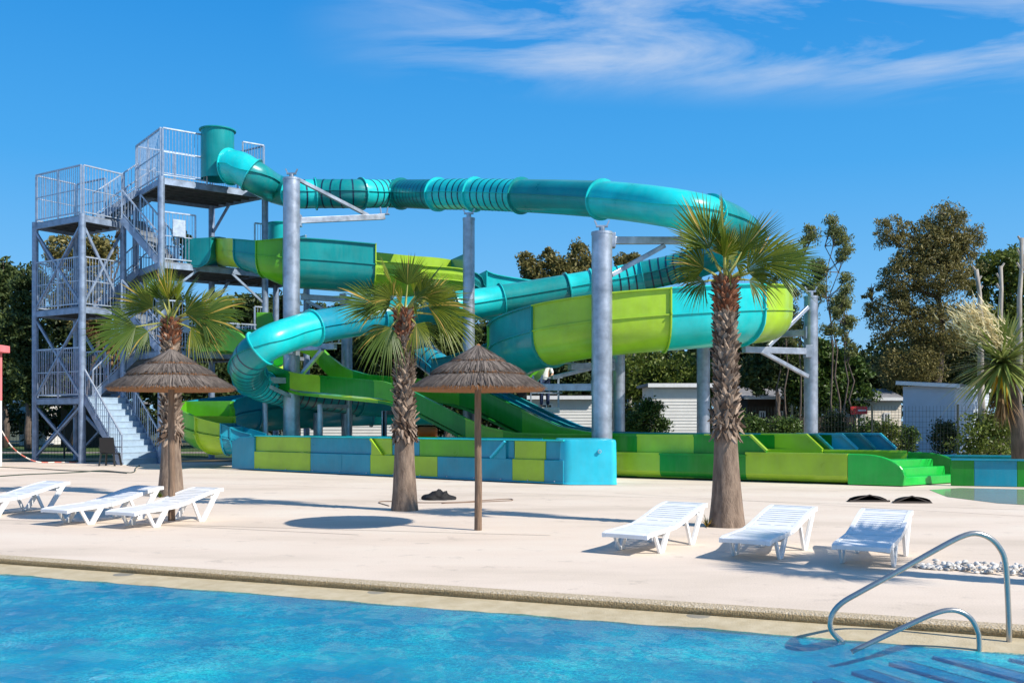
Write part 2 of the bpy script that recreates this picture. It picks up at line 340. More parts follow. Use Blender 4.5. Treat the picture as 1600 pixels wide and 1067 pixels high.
# wet film on the deck in front of the low wall on the right
def wetmat():
    m, n, b, o = newmat('wet deck'); b.inputs['Base Color'].default_value = (.34, .33, .28, 1); b.inputs['Roughness'].default_value = .12; b.inputs['Specular IOR Level'].default_value = .6; return m
sheet('wet_patch', [G(1452, 765, .004), G(1480, 776, .004), G(1560, 786, .004), G(1660, 792, .004), G(1680, 766, .004), G(1500, 762, .004)], wetmat())
sheet('lawn', [(-34, 42, -.012), (-9, 42, -.012), (-9, 62, -.012), (-34, 62, -.012)], M['grass'])
sheet('dirt_verge', [(-34, 38.6, -.008), (-9, 38.6, -.008), (-9, 41.2, -.008), (-34, 41.2, -.008)], mat('sandy verge', (.34, .25, .13), .95, 0, .3, 1.5))
sheet('path', [(-34, 47, -.004), (-9, 47, -.004), (-9, 49, -.004), (-34, 49, -.004)], M['road'])
sheet('road', [(9, 38.5, -.012), (45, 34.5, -.012), (45, 41, -.012), (9, 43, -.012)], M['road'])

# ------------------------------------------------------------ fibreglass slides
def frames(pa):
    T = np.gradient(pa[:, :3], axis=0); T /= np.linalg.norm(T, axis=1)[:, None]; Z = np.array([0, 0, 1.]); Sd = np.cross(T, Z)
    Sd /= np.linalg.norm(Sd, axis=1)[:, None]; U = np.cross(Sd, T); return T, Sd, U
def px_index(pa, px):       # nearest sample of a path to a list of arc fractions
    return px
def ring_sweep(mb, pa, Sd, U, prof, closed=True, caps=True):
    b = len(mb.v); q = len(prof)
    for i in range(len(pa)):
        for (x, z) in prof:
            sc = pa[i, 3] if pa.shape[1] > 3 else 1
            mb.v.append(tuple(pa[i, :3] + Sd[i] * x * sc + U[i] * z * sc))
    for i in range(len(pa) - 1):
        for k in range(q if closed else q - 1):
            k2 = (k + 1) % q; mb.f.append([b + i * q + k, b + i * q + k2, b + (i + 1) * q + k2, b + (i + 1) * q + k]); mb.m.append(mb.mi)
    if closed and caps:
        mb.f.append([b + k for k in range(q)]); mb.m.append(mb.mi); e_ = b + (len(pa) - 1) * q; mb.f.append([e_ + k for k in range(q)][::-1]); mb.m.append(mb.mi)
def tube_prof(n=28, r=1.0, t=.05):
    return [(math.cos(2 * PI * k / n) * r, math.sin(2 * PI * k / n) * r) for k in range(n)]
def tube_slide(root, way, cuts, sec):
    """way: (px,py,Y,r); cuts: px/py/Y-independent waypoint positions (float index) where sections meet; sec: (material, stripes)"""
    pts = [tuple(P(a, b, c)) + (r,) for a, b, c, r in way]; pa = catmull(pts, .12)
    # index of each waypoint in pa
    idx = [int(np.argmin(np.linalg.norm(pa[:, :3] - np.array(p[:3]), axis=1))) for p in pts]
    def at_(f): i = int(f); i2 = min(i + 1, len(idx) - 1); return int(round(idx[i] + (f - i) * (idx[i2] - idx[i])))
    T, Sd, U = frames(pa)
    ii = [at_(c) for c in cuts]
    for k in range(len(ii) - 1):
        a, b = ii[k], ii[k + 1]; mname, stripes = sec[k % len(sec)]; sl = slice(a, b + 1); p_ = pa[sl]
        mb = MB(); ring_sweep(mb, p_, Sd[sl], U[sl], tube_prof(), caps=False)
        inn = p_.copy(); inn[:, 3] -= .02; ring_sweep(mb, inn, Sd[sl], U[sl], tube_prof(), caps=False)
        o = mb.build('tube_section', M[mname], root, smooth=True, fix=False)
        # bolted collars at the two ends and the seam flanges along both sides
        for q, sgn in ((a, 1), (b, -1)):
            fl = MB()
            c = pa[q]; d = T[q] * (.028 * sgn)
            for lay in range(1):
                rr = c[3] + .075; pr = tube_prof(28, 1)
                ring = np.array([np.concatenate([c[:3], [rr]]), np.concatenate([c[:3] + d, [rr]])]); ring_in = ring.copy(); ring_in[:, 3] = c[3] - .005
                bb = len(fl.v)
                for rg in (ring, ring_in):
                    for z in rg:
                        for (x, y) in pr: fl.v.append(tuple(z[:3] + Sd[q] * x * z[3] + U[q] * y * z[3]))
                n = 28
                for kk in range(n):
                    k2 = (kk + 1) % n
                    fl.f += [[bb + kk, bb + k2, bb + n + k2, bb + n + kk], [bb + kk, bb + 2 * n + kk, bb + 2 * n + k2, bb + k2], [bb + n + kk, bb + n + k2, bb + 3 * n + k2, bb + 3 * n + kk]]; fl.m += [0, 0, 0]
            fl.build('collar', M[mname], o, fix=False)
        sf = MB()
        for sg in (-1, 1): 
            ring_sweep(sf, p_, Sd[sl], U[sl], [(sg * 1.0, .012), (sg * 1.10, .012), (sg * 1.10, -.012), (sg * 1.0, -.012)])
        sf.build('seam_flange', M[mname], o, fix=False)
        if stripes:
            sb = MB(); dd = np.r_[0, np.cumsum(np.linalg.norm(np.diff(p_[:, :3], axis=0), axis=1))]; tot = dd[-1]; nb = max(2, int(tot / .30)); 
            for j in range(1, nb):
                s0 = tot * j / nb
                for (s_a, s_b) in ((s0 - .028, s0 + .028),):
                    row = []
                    for s_ in (s_a, s_b):
                        row.append([np.interp(s_, dd, p_[:, c]) for c in range(4)])
                    row = np.array(row); row[:, 3] += .006; i_ = min(a + int(np.searchsorted(dd, s0)), len(pa) - 1)
                    ring_sweep(sb, row, np.array([Sd[i_]] * 2), np.array([U[i_]] * 2), tube_prof(28, 1), caps=False)
            sb.build('stripe_bands', M['band'], o, fix=False)
    return pa
def u_prof(w=.78, h=1.6, t=.05, rim=.09, rb=None, hn=None):
    inner = []; rb = rb or w; hf = h; h = hn or h
    for k in range(13):
        a = PI + PI * k / 12; inner.append((w * math.cos(a), rb + rb * math.sin(a)))
    inner = [(-w - .02, hf)] + inner + [(w + .02, h)]
    outer = []
    for k in range(13):
        a = 2 * PI - PI * k / 12; outer.append(((w + t) * math.cos(a), rb + (rb + t) * math.sin(a)))
    fl = h * .55
    return inner + [(w + t + rim, h), (w + t + rim, h - .035), (w + t, h - .035), (w + t, fl + .02), (w + t + .05, fl + .02), (w + t + .05, fl - .02), (w + t, fl - .02)] + outer + \
        [(-w - t, fl - .02), (-w - t - .05, fl - .02), (-w - t - .05, fl + .02), (-w - t, fl + .02), (-w - t, hf - .035), (-w - t - rim, hf - .035), (-w - t - rim, hf)]
def trough_slide(root, way, cuts, cols, h=1.6, wd=.78, name='trough_section', step=.18, low=None):
    pts = [tuple(P(*w_[:3])) + (w_[3] if len(w_) > 3 else 1.0,) for w_ in way]; pa = catmull(pts, step)
    idx = [int(np.argmin(np.linalg.norm(pa[:, :3] - np.array(p[:3]), axis=1))) for p in pts]
    def at_(f): i = int(f); i2 = min(i + 1, len(idx) - 1); return int(round(idx[i] + (f - i) * (idx[i2] - idx[i])))
    T, Sd, U = frames(pa); U = U * 0 + np.array([0, 0, 1.]); ii = [at_(c) for c in cuts]; pr = u_prof(wd, h)
    for k in range(len(ii) - 1):
        sl = slice(ii[k], ii[k + 1] + 1); mb = MB(); ring_sweep(mb, pa[sl], Sd[sl], U[sl], u_prof(wd, h, hn=low[k]) if low and k in low else pr)
        o = mb.build(name, M[cols[k % len(cols)]], root, smooth=True, auto=35)
        fl = MB(); q = ii[k]; two = np.array([pa[q], pa[q] + np.r_[T[q] * .04, 0]])
        big = [(x * 1.0 + (.06 if x > 0 else -.06), z - .05 if z < h - .1 else z + .01) for x, z in u_prof(wd, h, .03, .03)]
        ring_sweep(fl, two, np.array([Sd[q]] * 2), np.array([U[q]] * 2), [(x * (1 + .09), (z - .07) if z < .8 else z + .012) for x, z in u_prof(wd, h, .05, .02)][15:])
        fl.build('joint_flange', M[cols[k % len(cols)]], o)
    return pa

# 1: enclosed striped tube
t1 = empty('tube_slide', XY(350, 36.6), 'long enclosed teal tube slide with striped sections, starting at the tower top', 'water slide')
way = [(342, 262, 36.7, .60), (372, 262, 36.3, .60), (402, 279, 36.2, .58), (430, 295, 38.0, .56), (462, 303, 36.8, .53), (500, 303, 37, .53), (560, 303, 37, .53), (620, 303, 38.0, .53), (680, 304, 35.4, .53), (735, 304, 34.2, .53),
       (810, 306, 32.5, .53), (870, 308, 30.9, .53), (940, 312, 28.9, .53), (1000, 318, 27.7, .53), (1060, 327, 26.9, .53), (1108, 337, 27.3, .53), (1142, 349, 28.6, .53), (1158, 364, 30.4, .53), (1148, 384, 32.6, .53), (1112, 403, 34.6, .53),
       (1060, 419, 35.6, .53), (1000, 432, 36, .53), (950, 441, 36, .53), (890, 451, 35.9, .53), (800, 466, 35.4, .53), (735, 476, 34.9, .53), (640, 488, 33.8, .53), (560, 500, 32.8, .53), (500, 510, 31.6, .53), (455, 522, 30.8, .53),
       (418, 537, 30.2, .53), (392, 558, 30.4, .53), (386, 582, 31.6, .53), (408, 602, 33.2, .53), (450, 612, 34.6, .53), (500, 618, 35.6, .53), (560, 626, 36.8, .53), (640, 634, 37.8, .53)]
cuts = [0.6, 1.7, 3.9, 4.9, 6.15, 7.25, 8.2, 9.0, 10.0, 12.05, 14.95, 16.6, 18.2, 19.4, 20.9, 22.5, 23.0, 24.2, 25.2, 28.0, 28.0, 30.6, 32.6, 34.2, 36, 37]
sec = [('cyan', 0), ('teal', 0), ('cyan', 1), ('teal', 1), ('cyan', 1), ('teal', 1), ('cyan', 1), ('teal', 0), ('teal', 0), ('cyan', 0), ('teal', 0), ('cyan', 0), ('teal', 0), ('teal', 1), ('cyan', 1), ('cyan', 0), ('teal', 0), ('cyan', 0), ('teal', 0), ('teal', 0), ('cyan', 0), ('teal', 1), ('cyan', 1), ('teal', 1), ('teal', 0)]
cuts[7:9] = [9.1]; cuts = [0.6, 1.7, 3.9, 4.9, 6.1, 7.1, 8.1, 9.1, 10.05, 12.02, 15.0, 17.0, 18.4, 19.5, 20.95, 22.5, 23.05, 24.2, 25.3, 26.5, 28.2, 30.4, 32.4, 34.0, 36, 37]
sec = [('cyan', 0), ('teal', 0), ('cyan', 1), ('teal', 1), ('cyan', 1), ('teal', 1), ('cyan', 1), ('teal', 1), ('teal', 0), ('cyan', 0), ('teal', 0), ('cyan', 0), ('teal', 0), ('teal', 1), ('cyan', 1), ('cyan', 0), ('teal', 0), ('cyan', 0), ('teal', 0), ('blue', 0), ('cyan', 0), ('teal', 1), ('cyan', 1), ('teal', 1), ('teal', 0)]
sec[7] = ('cyan', 1)
tube_slide(t1, way, cuts, sec)
# upright entry drum on the top platform
dr = MB(); c0 = P(340, 281, 37.0); dr.lathe(c0, [(.60, 0), (.60, 1.78), (.67, 1.80), (.67, 1.84), (.56, 1.84), (.56, .1)], 36, cap=False)
dr.build('entry_drum', M['teal'], t1, smooth=True, auto=35)

# 2: open half-pipe: launch, wave, long run, big loop, bowl
t2 = empty('open_slide', XY(330, 36.3), 'wide open half-pipe slide in lime and teal with one high loop', 'water slide')
way2 = [(308, 415, 36.6, .62), (345, 415, 38.0, .62), (380, 419, 35.4, .62), (410, 431, 34.9, .70), (450, 446, 35.0, .95), (500, 451, 35.4), (570, 456, 36.0), (640, 462, 36.6), (722, 470, 37.4), (762, 499, 37.8), (900, 516, 38.6), (1000, 522, 37.8),
        (1090, 527, 36.0), (1160, 527, 33.4), (1195, 531, 30.8), (1170, 535, 28.8), (1100, 541, 28.0), (1010, 548, 27.8), (940, 555, 27.9), (880, 565, 28.3), (830, 578, 29.4), (806, 590, 31.0), (815, 602, 33.0), (790, 612, 35.2), (740, 622, 36.8), (690, 630, 37.4)]
trough_slide(t2, way2, [0, 1.0, 2.1, 3.1, 3.8, 6.1, 7.95, 8.8, 10.6, 12.0, 13.4, 15.2, 16.7, 18.0, 19.35, 21.0, 22.4, 25], ['teal', 'lime', 'teal', 'mid', 'teal', 'lime', 'teal', 'cyan', 'mid', 'teal', 'lime', 'cyan', 'lime', 'lime', 'teal', 'mid', 'teal'], h=1.62, low={5: 1.02, 6: 1.02})
t3 = empty('bowl_slide', XY(320, 34), 'low sweeping lime and blue open trough curving round at left end of the checkered channel', 'water slide')
way3 = [(690, 662, 38.2), (620, 662, 38.0), (540, 664, 37.4), (460, 668, 36.6), (395, 674, 35.8), (345, 682, 34.9), (320, 692, 34.0), (324, 702, 33.1, .98), (344, 707, 32.6, .80), (376, 709, 32.5, .62), (404, 710, 32.3, .50)]
trough_slide(t3, way3, [0, 1.5, 2.6, 4.0, 5.6, 7.6, 8.3, 8.7, 10], ['cyan', 'blue', 'teal', 'blue', 'mid', 'lime', 'blue', 'blue'], h=1.35, wd=.82, step=.12)
# 3: second tube, seen between the palm and the umbrella
t4 = empty('tube_slide', XY(640, 38.5), 'short blue striped tube dropping behind the middle palm towards the thatched umbrella', 'water slide')
tube_slide(t4, [(585, 480, 39.8, .5), (615, 515, 39.2, .5), (650, 545, 38.6, .5), (685, 572, 38, .5), (715, 598, 37.4, .5), (760, 622, 37, .5)], [0, 1.2, 2.3, 3.4, 4.3, 5], [('teal', 0), ('cyan', 1), ('blue', 1), ('green', 0), ('teal', 0)])

# 4: multi-lane racer
d_ = V((.872, -.49, 0)).normalized(); n_ = V((.49, .872, 0)).normalized(); B0 = V((2.89, 27.3, 0))
prT = [(-17, 4.75), (-14.6, 4.75), (-14, 4.55), (-13.2, 3.85), (-12.4, 3.35), (-11.5, 3.12), (-10, 2.99), (-8, 2.81), (-7, 2.55), (-6, 2.12), (-5, 1.68), (-4.2, 1.38), (-3.2, 1.22), (-2, 1.19), (12, 1.19)]
def topz(t): return float(np.interp(t, [a for a, b in prT], [b for a, b in prT]))
offs = [0, 1.7, 2.0, 2.7, 3.35, 4.1]; shift = [0, 1.6, 1.2, 1.2, 1.2, 1.2]; ends = []
for of_, px_ in zip(offs, (1198, 1285, 1301, 1340, 1368, 1400)):
    k_ = (px_ - 800) / F; p_ = B0 + n_ * of_; ends.append((k_ * p_.y - p_.x) / (d_.x - k_ * d_.y))
t5 = empty('racer_slide', B0 + d_ * -2, 'straight multi-lane racer slide in greens and blues with a hump and long runout', 'water slide')
lanecol = [['mid', 'green', 'lime', 'green', 'mid', 'green', 'lime', 'mid', 'green', 'lime', 'green', 'green'], ['lime', 'mid', 'green', 'mid', 'green', 'green', 'mid', 'green', 'lime'], ['green', 'teal', 'green', 'teal', 'blue'], ['green', 'teal', 'green', 'blue', 'green', 'sky'], ['teal', 'blue', 'teal', 'blue', 'teal', 'teal'], ['blue', 'teal', 'blue', 'teal', 'teal', 'blue']]
wallcuts = [[-16, -13.4, -11.8, -10.5, -8.3, -6.9, -4.9, -3.6, -.2, 0.6, 2.2, 3.6], [-15, -12, -10.5, -8.9, -6.2, -4.9, -3.9, -1.5, 3.9, 5.5], [-7.5, -5, -3, -1, 2, 4.4], [-7.5, -6, -4, -2, 3.6, 5.2], [-7.5, -5.5, -3.5, -1, 2.4, 5.2], [-7.5, -5.8, -4, -1, 2.4, 5.2, 7]]
for k, (of, en) in enumerate(zip(offs, ends)):
    cs = wallcuts[k]
    cs = [c for c in cs if c < en - .5] + [en]
    for j in range(len(cs) - 1):
        a, b = cs[j], cs[j + 1]; mb = MB(); n = max(2, int((b - a) / .2)); last = j == len(cs) - 2
        Lp = []
        for i in range(n + 1):
            t = a + (b - a) * i / n; z = topz(t - shift[k]); 
            if last: z = min(z, .80 + max(0, (en - t)) * .95)
            fl = max(z - .72 if k else z - .56 - .2 * (t < -12), .02) if t < -2.5 else .05
            Lp.append((B0 + d_ * t + n_ * of, z, fl))
        bb = len(mb.v)
        for p, z, fl in Lp:
            for (o2, zz) in ((-.07, z), (-.07, z - .05), (-.02, z - .05), (-.02, fl), (.02, fl), (.02, z - .05), (.07, z - .05), (.07, z)): mb.v.append(tuple(p + n_ * o2 + V((0, 0, zz))))
        for i in range(n):
            for q in range(8): q2 = (q + 1) % 8; mb.f.append([bb + i * 8 + q, bb + i * 8 + q2, bb + (i + 1) * 8 + q2, bb + (i + 1) * 8 + q]); mb.m.append(0)
        mb.f.append([bb + q for q in range(8)]); mb.m.append(0); mb.f.append([bb + n * 8 + q for q in range(8)]); mb.m.append(0)
        mb.build('lane_wall', M[lanecol[k][j % len(lanecol[k])]], t5)
    # sunlit lip painted as a lighter strip along each sloping wall end
    ed = MB(); p_a = B0 + d_ * (en - .42) + n_ * of + V((0, 0, 1.2)); p_b = B0 + d_ * en + n_ * of + V((0, 0, .80)); ed.bar(p_a, p_b, .19, .05); ed.bar(p_a, p_a - d_ * 1.2, .17, .035); ed.build('sunlit_edge', M[['lime', 'lime', 'teal', 'sky', 'teal', 'sky'][k]], t5)
    if k == 5: continue
    w2 = offs[k + 1] - of; fc = [-16, -13, -10.6, -8.2, -5.2, -3.5, 0, 3, 5.2] if k < 1 else [-7.5, -6.5, -5.6, -4.6, -3.6, -2, 0, 3, 5.6]; fcols = [['lime', 'mid', 'lime', 'green', 'lime', 'bright', 'mid', 'lime'], ['green'] * 8, ['green', 'teal', 'green', 'teal', 'green', 'blue', 'teal', 'green'], ['teal', 'blue'] * 4, ['blue', 'teal'] * 4][k]
    for j in range(len(fc) - 1):
        a, b = fc[j], fc[j + 1]; mb = MB(); n = max(2, int((b - a) / .25)); bb = 0
        for i in range(n + 1):
            t = a + (b - a) * i / n; z0 = topz(t - shift[k]) - .66; z1 = topz(t - shift[k + 1]) - .66; z0 = max(z0, .3); z1 = max(z1, .3); z1 = z0 = min(z0, z1) if k == 0 else z1
            for fz, zz in ((.025, z0 + .03), (.3, z0 - .02), (.7, z1 - .02), (1, z1 + .03)): mb.v.append(tuple(B0 + d_ * t + n_ * (of + fz * w2 - (.025 if fz == 1 else 0)) + V((0, 0, zz))))
            for fz, zz in ((1, z1 - .02), (.025, z0 - .06)): mb.v.append(tuple(B0 + d_ * t + n_ * (of + fz * w2 - (.025 if fz == 1 else 0)) + V((0, 0, zz))))
        for i in range(n):
            for q in range(6): q2 = (q + 1) % 6; mb.f.append([i * 6 + q, i * 6 + q2, (i + 1) * 6 + q2, (i + 1) * 6 + q]); mb.m.append(0)
        mb.f.append(list(range(6))); mb.m.append(0); mb.f.append([n * 6 + q for q in range(6)]); mb.m.append(0)
        mb.build('lane_floor', M[fcols[j]], t5)
# launch gates of the racer at the platform
for (x, y0, y1, wx, Yv) in ((326, 490, 549, 36, 36.2), (414, 488, 520, 28, 37.6)):
    mb = MB(); a = P(x - wx / 2, y0, Yv); b = P(x + wx / 2, y1, Yv); mb.prism([(a.x, Yv, b.z), (b.x + .08, Yv - .05, b.z), (b.x, Yv - .05, b.z + (a.z - b.z) * .55), (b.x - .1, Yv, a.z), (a.x, Yv, a.z)], (0.02, .1, 0)); mb.build('launch_panel', M['mid'], t5, bevel=.03)
mb = MB(); trp = [tuple(P(350, 552, 36.2)), tuple(P(385, 553, 35.6)), tuple(P(430, 570, 34.8))]
pa = catmull(trp, .2); T_, S_, U_ = frames(pa); ring_sweep(mb, pa, S_, U_, u_prof(.6, .9)); mb.build('launch_trough', M['green'], t5, smooth=True, auto=35)
# supports under the racer
for t in (-13, -10.6, -8, -8.0):
    for of in (.1, 1.6):
        mb = MB(); p = B0 + d_ * t + n_ * of; h = topz(t - (1.6 if of > 1 else 0)) - .95
        mb.rod([p, p + V((0, 0, h))], .09, 10); mb.bar(p + V((0, 0, h - .05)), p + V((0, 0, h - .05)) + n_ * (1.4 if of < 1 else .4), .12); mb.build('support_leg', M['galv'], t5)
# front trough of lane one beside the deck, with its lower outer shell
def wline(px_, base_a, base_b):    # point of the base line a-b that lies at picture column px_
    k = (px_ - 800) / F; dx = base_b.x - base_a.x; dy = base_b.y - base_a.y; t = (k * base_a.y - base_a.x) / (dx - k * dy); return base_a + (base_b - base_a) * t
W2a = V((2.89, 27.3, 0)); W2b = W2a + d_ * 8
def shell(root, a, b, mname, z0, z1, out=.16, name='trough_shell'):
    nn = V((d_.y, -d_.x, 0)); nn = V((-.49, -.872, 0)).normalized()
    prof = [(0, z1), (-out - .06, z1), (-out - .06, z1 - .05), (-out, z1 - .05), (-out + .0, z0 + .2), (-out + .06, z0 + .1), (-out + .16, z0 + .03), (0 + .12, z0 + .03), (.12, z1 - .0)]
    mb = MB(); mb.prism([V((a.x, a.y, 0)) + nn * -x * 1.0 * -1 * -1 + V((0, 0, z)) for x, z in prof], b - a); return mb.build(name, M[mname], root)
for a_, b_, mn, z0, z1 in ((957, 1034, 'lime', .02, .70), (1034, 1168, 'green', .02, .70), (1168, 1326, 'lime', .02, .76)):
    a = wline(a_, W2a, W2b); b = wline(b_, W2a, W2b); a = V((a.x, a.y, 0)); shell(t5, a, b, mn, z0, z1)
# stepped end with rounded cheeks, its mouth splayed to the right
a = wline(1326, W2a, W2b); q0 = a - n_ * .16; wv0 = V((2.02, 1.42, 0)); wn = wv0.normalized()
b = q0 + wv0; a2 = B0 + n_ * 1.62 + d_ * 3.2
mb = MB(); mb.bar(a2 + V((0, 0, .4)), b + V((0, 0, .4)), .06, .74); mb.bar(a2 + V((0, 0, .775)), b + V((0, 0, .775)), .14, .05); mb.build('lane_wall', M['lime'], t5)
mb = MB(); mb.prism([V((p.x, p.y, .18)) for p in (B0 + d_ * 3 + n_ * .05, a, b, a2)], (0, 0, .05)); mb.build('lane_floor', M['mid'], t5)
def cheek(p0, mn, Ln=1.28):
    poly = [(0, .02), (Ln, .02), (Ln + .02, .26)]
    for k in range(11): an = k / 10 * PI / 2; poly.append((Ln + .02 - .95 * (1 - math.cos(an)), .26 + .50 * math.sin(an)))
    poly.append((0, .765)); return MB().prism([p0 + d_ * x + V((0, 0, z)) for x, z in poly], wn * .09).build('end_cheek', M[mn], t5, bevel=.025)
cheek(q0, 'bright'); cheek(q0 + wv0, 'green')
mb = MB()
for x0, x1, z in ((.0, .62, .60), (.62, .90, .42), (.90, 1.24, .22)): mb.prism([q0 + wn * .09 + d_ * x + V((0, 0, z_)) for x, z_ in ((x0, .02), (x1, .02), (x1, z), (x0, z))], wv0 - wn * .09)
mb.build('end_steps', M['bright'], t5, bevel=.015)

# 5: front channel of coloured blocks
W0 = V((-8.98, 31.8, 0)); W1 = G(880, 757.5)
cdir = (W1 - W0).normalized(); cn = V((-cdir.y, cdir.x, 0)); cn = cn if cn.y > 0 else -cn
ch = empty('runout_channel', W0, 'long low channel of lime and blue blocks ending in a cyan rounded box', 'slide channel')
def wall_block(px0, px1, mname, z0, z1, inset, thick=.08, name='wall_panel'):
    a = wline(px0, W0 + cn * inset, W1 + cn * inset); b = wline(px1, W0 + cn * inset, W1 + cn * inset)
    mb = MB(); mb.prism([V((a.x, a.y, z0)), V((b.x, b.y, z0)), V((b.x, b.y, z1)), V((a.x, a.y, z1))], cn * thick); return mb.build(name, M[mname], ch, bevel=.012)
for a, b, c in ((397, 484.6, 'lime'), (485, 534, 'blue'), (534.2, 578, 'blue'), (578.4, 683, 'lime'), (683.4, 800, 'blue'), (800.3, 850, 'lime'), (850.3, 880, 'blue')): wall_block(a, b, c, .02, .60, 0, .14)
for a, b, c in ((397, 485, 'lime'), (485.3, 582, 'blue'), (582.3, 612, 'lime'), (612.3, 655, 'blue'), (655.3, 744, 'mid'), (744.3, 803, 'blue'), (804, 852, 'lime'), (853, 880, 'blue')): wall_block(a, b, c, .605, 1.06, .07 if c != 'lime' or a < 500 else .04, .06)
wall_block(397, 880, 'blue', .02, .06, -.04, .04, 'base_flange'); wall_block(397, 880, 'cyan', 1.062, 1.10, -.0, .16, 'top_rim')
for a, b in ((580, 598), (790, 768)):
    p = wline(a, W0, W1); q = wline(b, W0, W1); MB().prism([V((p.x, p.y, 1.04)), V((p.x, p.y, .6)), V((q.x, q.y, .6))][::1], cn * .07).build('brace_panel', M['lime' if a < 700 else 'blue'], ch)
    MB().bar(V((p.x, p.y, 1.04)) - cn * .02, V((q.x, q.y, .62)) - cn * .02, .10, .05).build('brace_edge', M['lime' if a < 700 else 'sky'], ch)
# bolts along the base
mb = MB()
for px_ in range(405, 880, 42): p = wline(px_, W0, W1) - cn * .02; mb.lathe(V((p.x, p.y, .07)), [(.018, 0), (.018, .02)], 8)
mb.build('bolt_row', M['galv_light'], ch)
# flared left end and back wall
fa = wline(362, W0, W1); fb = wline(397, W0, W1)
MB().prism([V((fa.x, fa.y, .02)), V((fb.x, fb.y, .02)), V((fb.x, fb.y, 1.06)), V((fb.x, fb.y, 1.06)) * .4 + V((fa.x, fa.y, 1.04)) * .6, V((fa.x, fa.y, .9))], cn * .1).build('flared_panel', M['blue'], ch, bevel=.02)
for j in range(6):
    a = W0 + cn * 2.1 + cdir * (1.2 + j * 1.9); b = a + cdir * 1.88
    MB().bar(a + V((0, 0, .55)), b + V((0, 0, .55)), .08, 1.06).build('back_panel', M[['teal', 'cyan', 'mid', 'teal', 'blue', 'mid'][j]], ch)
MB().prism([V((p.x, p.y, .25)) for p in (W0 + cn * .15 + cdir * .4, W1 + cn * .15, W1 + cn * 2.05, W0 + cn * 2.05 + cdir * .4)], (0, 0, .06)).build('channel_floor', M['cyan'], ch)
# cyan rounded end box
pa_ = G(876, 758.5); pb_ = G(962, 756); cx = (pa_ + pb_) / 2
poly = []
def arc(cx_, cy_, r, a0, a1, n=8): return [(cx_ + r * math.cos(R(a0 + (a1 - a0) * k / n)), cy_ + r * math.sin(R(a0 + (a1 - a0) * k / n))) for k in range(n + 1)]
x0, x1, y0, y1 = pa_.x - .05, pb_.x + .0, 24.15, 26.2
poly = arc(x0 + .34, y0 + .34, .34, 180, 270) + arc(x1 - .16, y0 + .16, .16, 270, 360) + [(x1, y1), (x0, y1)]
mb = MB(); q = len(poly); lev = [(0, 1.0, .03), (.03, 1.0, .03), (.04, 1, 0), (.55, .995, 0), (1.02, .985, -.01), (1.08, .975, -.03), (1.10, .94, -.06)]; cxx = (x0 + x1) / 2; cyy = (y0 + y1) / 2
for z, s, g in lev:
    for (x, y) in poly: mb.v.append((cxx + (x - cxx) * (s + g * .4), cyy + (y - cyy) * (s + g * .4), z + .01))
for i in range(len(lev) - 1):
    for k in range(q): k2 = (k + 1) % q; mb.f.append([i * q + k, i * q + k2, (i + 1) * q + k2, (i + 1) * q + k]); mb.m.append(0)
mb.f.append([(len(lev) - 1) * q + k for k in range(q)]); mb.m.append(0)
bx = mb.build('end_box', M['sky'], ch, smooth=True, auto=30)
dm = MB(); p = P(937, 705, 24.12); b = len(dm.v)
dm.rod([p + V((0, .03, 0)), p + V((0, -.01, 0))], .045, 20); dm.mi = 1; dm.rod([p, p + V((0, -.014, 0))], .03, 20); dm.build('round_badge', [M['galv_light'], M['sky']], bx)
# low wall carrying on to the right
rw = empty('low_wall', G(1500, 760), 'low green and blue fibreglass wall at the right edge behind the stepped slide end', 'wall')
Ra = G(1490, 759); Rb = G(1760, 764); rd = (Rb - Ra).normalized(); rn = V((-rd.y, rd.x, 0))
for a, b, c in ((1486, 1522, 'green'), (1522.3, 1589, 'blue'), (1589.3, 1680, 'green')):
    p = wline(a, Ra, Rb); q = wline(b, Ra, Rb); MB().prism([V((p.x, p.y, .01)), V((q.x, q.y, .01)), V((q.x, q.y, .62)), V((p.x, p.y, .62))], rn * .1).build('wall_panel', M[c], rw, bevel=.01)
p = wline(1486, Ra, Rb); q = wline(1680, Ra, Rb); MB().bar(V((p.x, p.y, .64)) + rn * .05, V((q.x, q.y, .64)) + rn * .05, .2, .04).build('wall_cap', M['blue'], rw)
# far channel wall of the outer lane
fw = empty('low_wall', XY(1410, 27.2), 'blue outer kerb wall of the farthest racer lane, reaching the right picture edge', 'wall')
p = P(1395, 712, 27.6); q = P(1620, 717, 26.6); MB().bar(V((p.x, p.y, .3)), V((q.x, q.y, .3)), .1, .58).build('wall_panel', M['teal'], fw); MB().bar(V((p.x, p.y, .61)), V((q.x, q.y, .61)), .22, .04).build('wall_cap', M['blue'], fw)
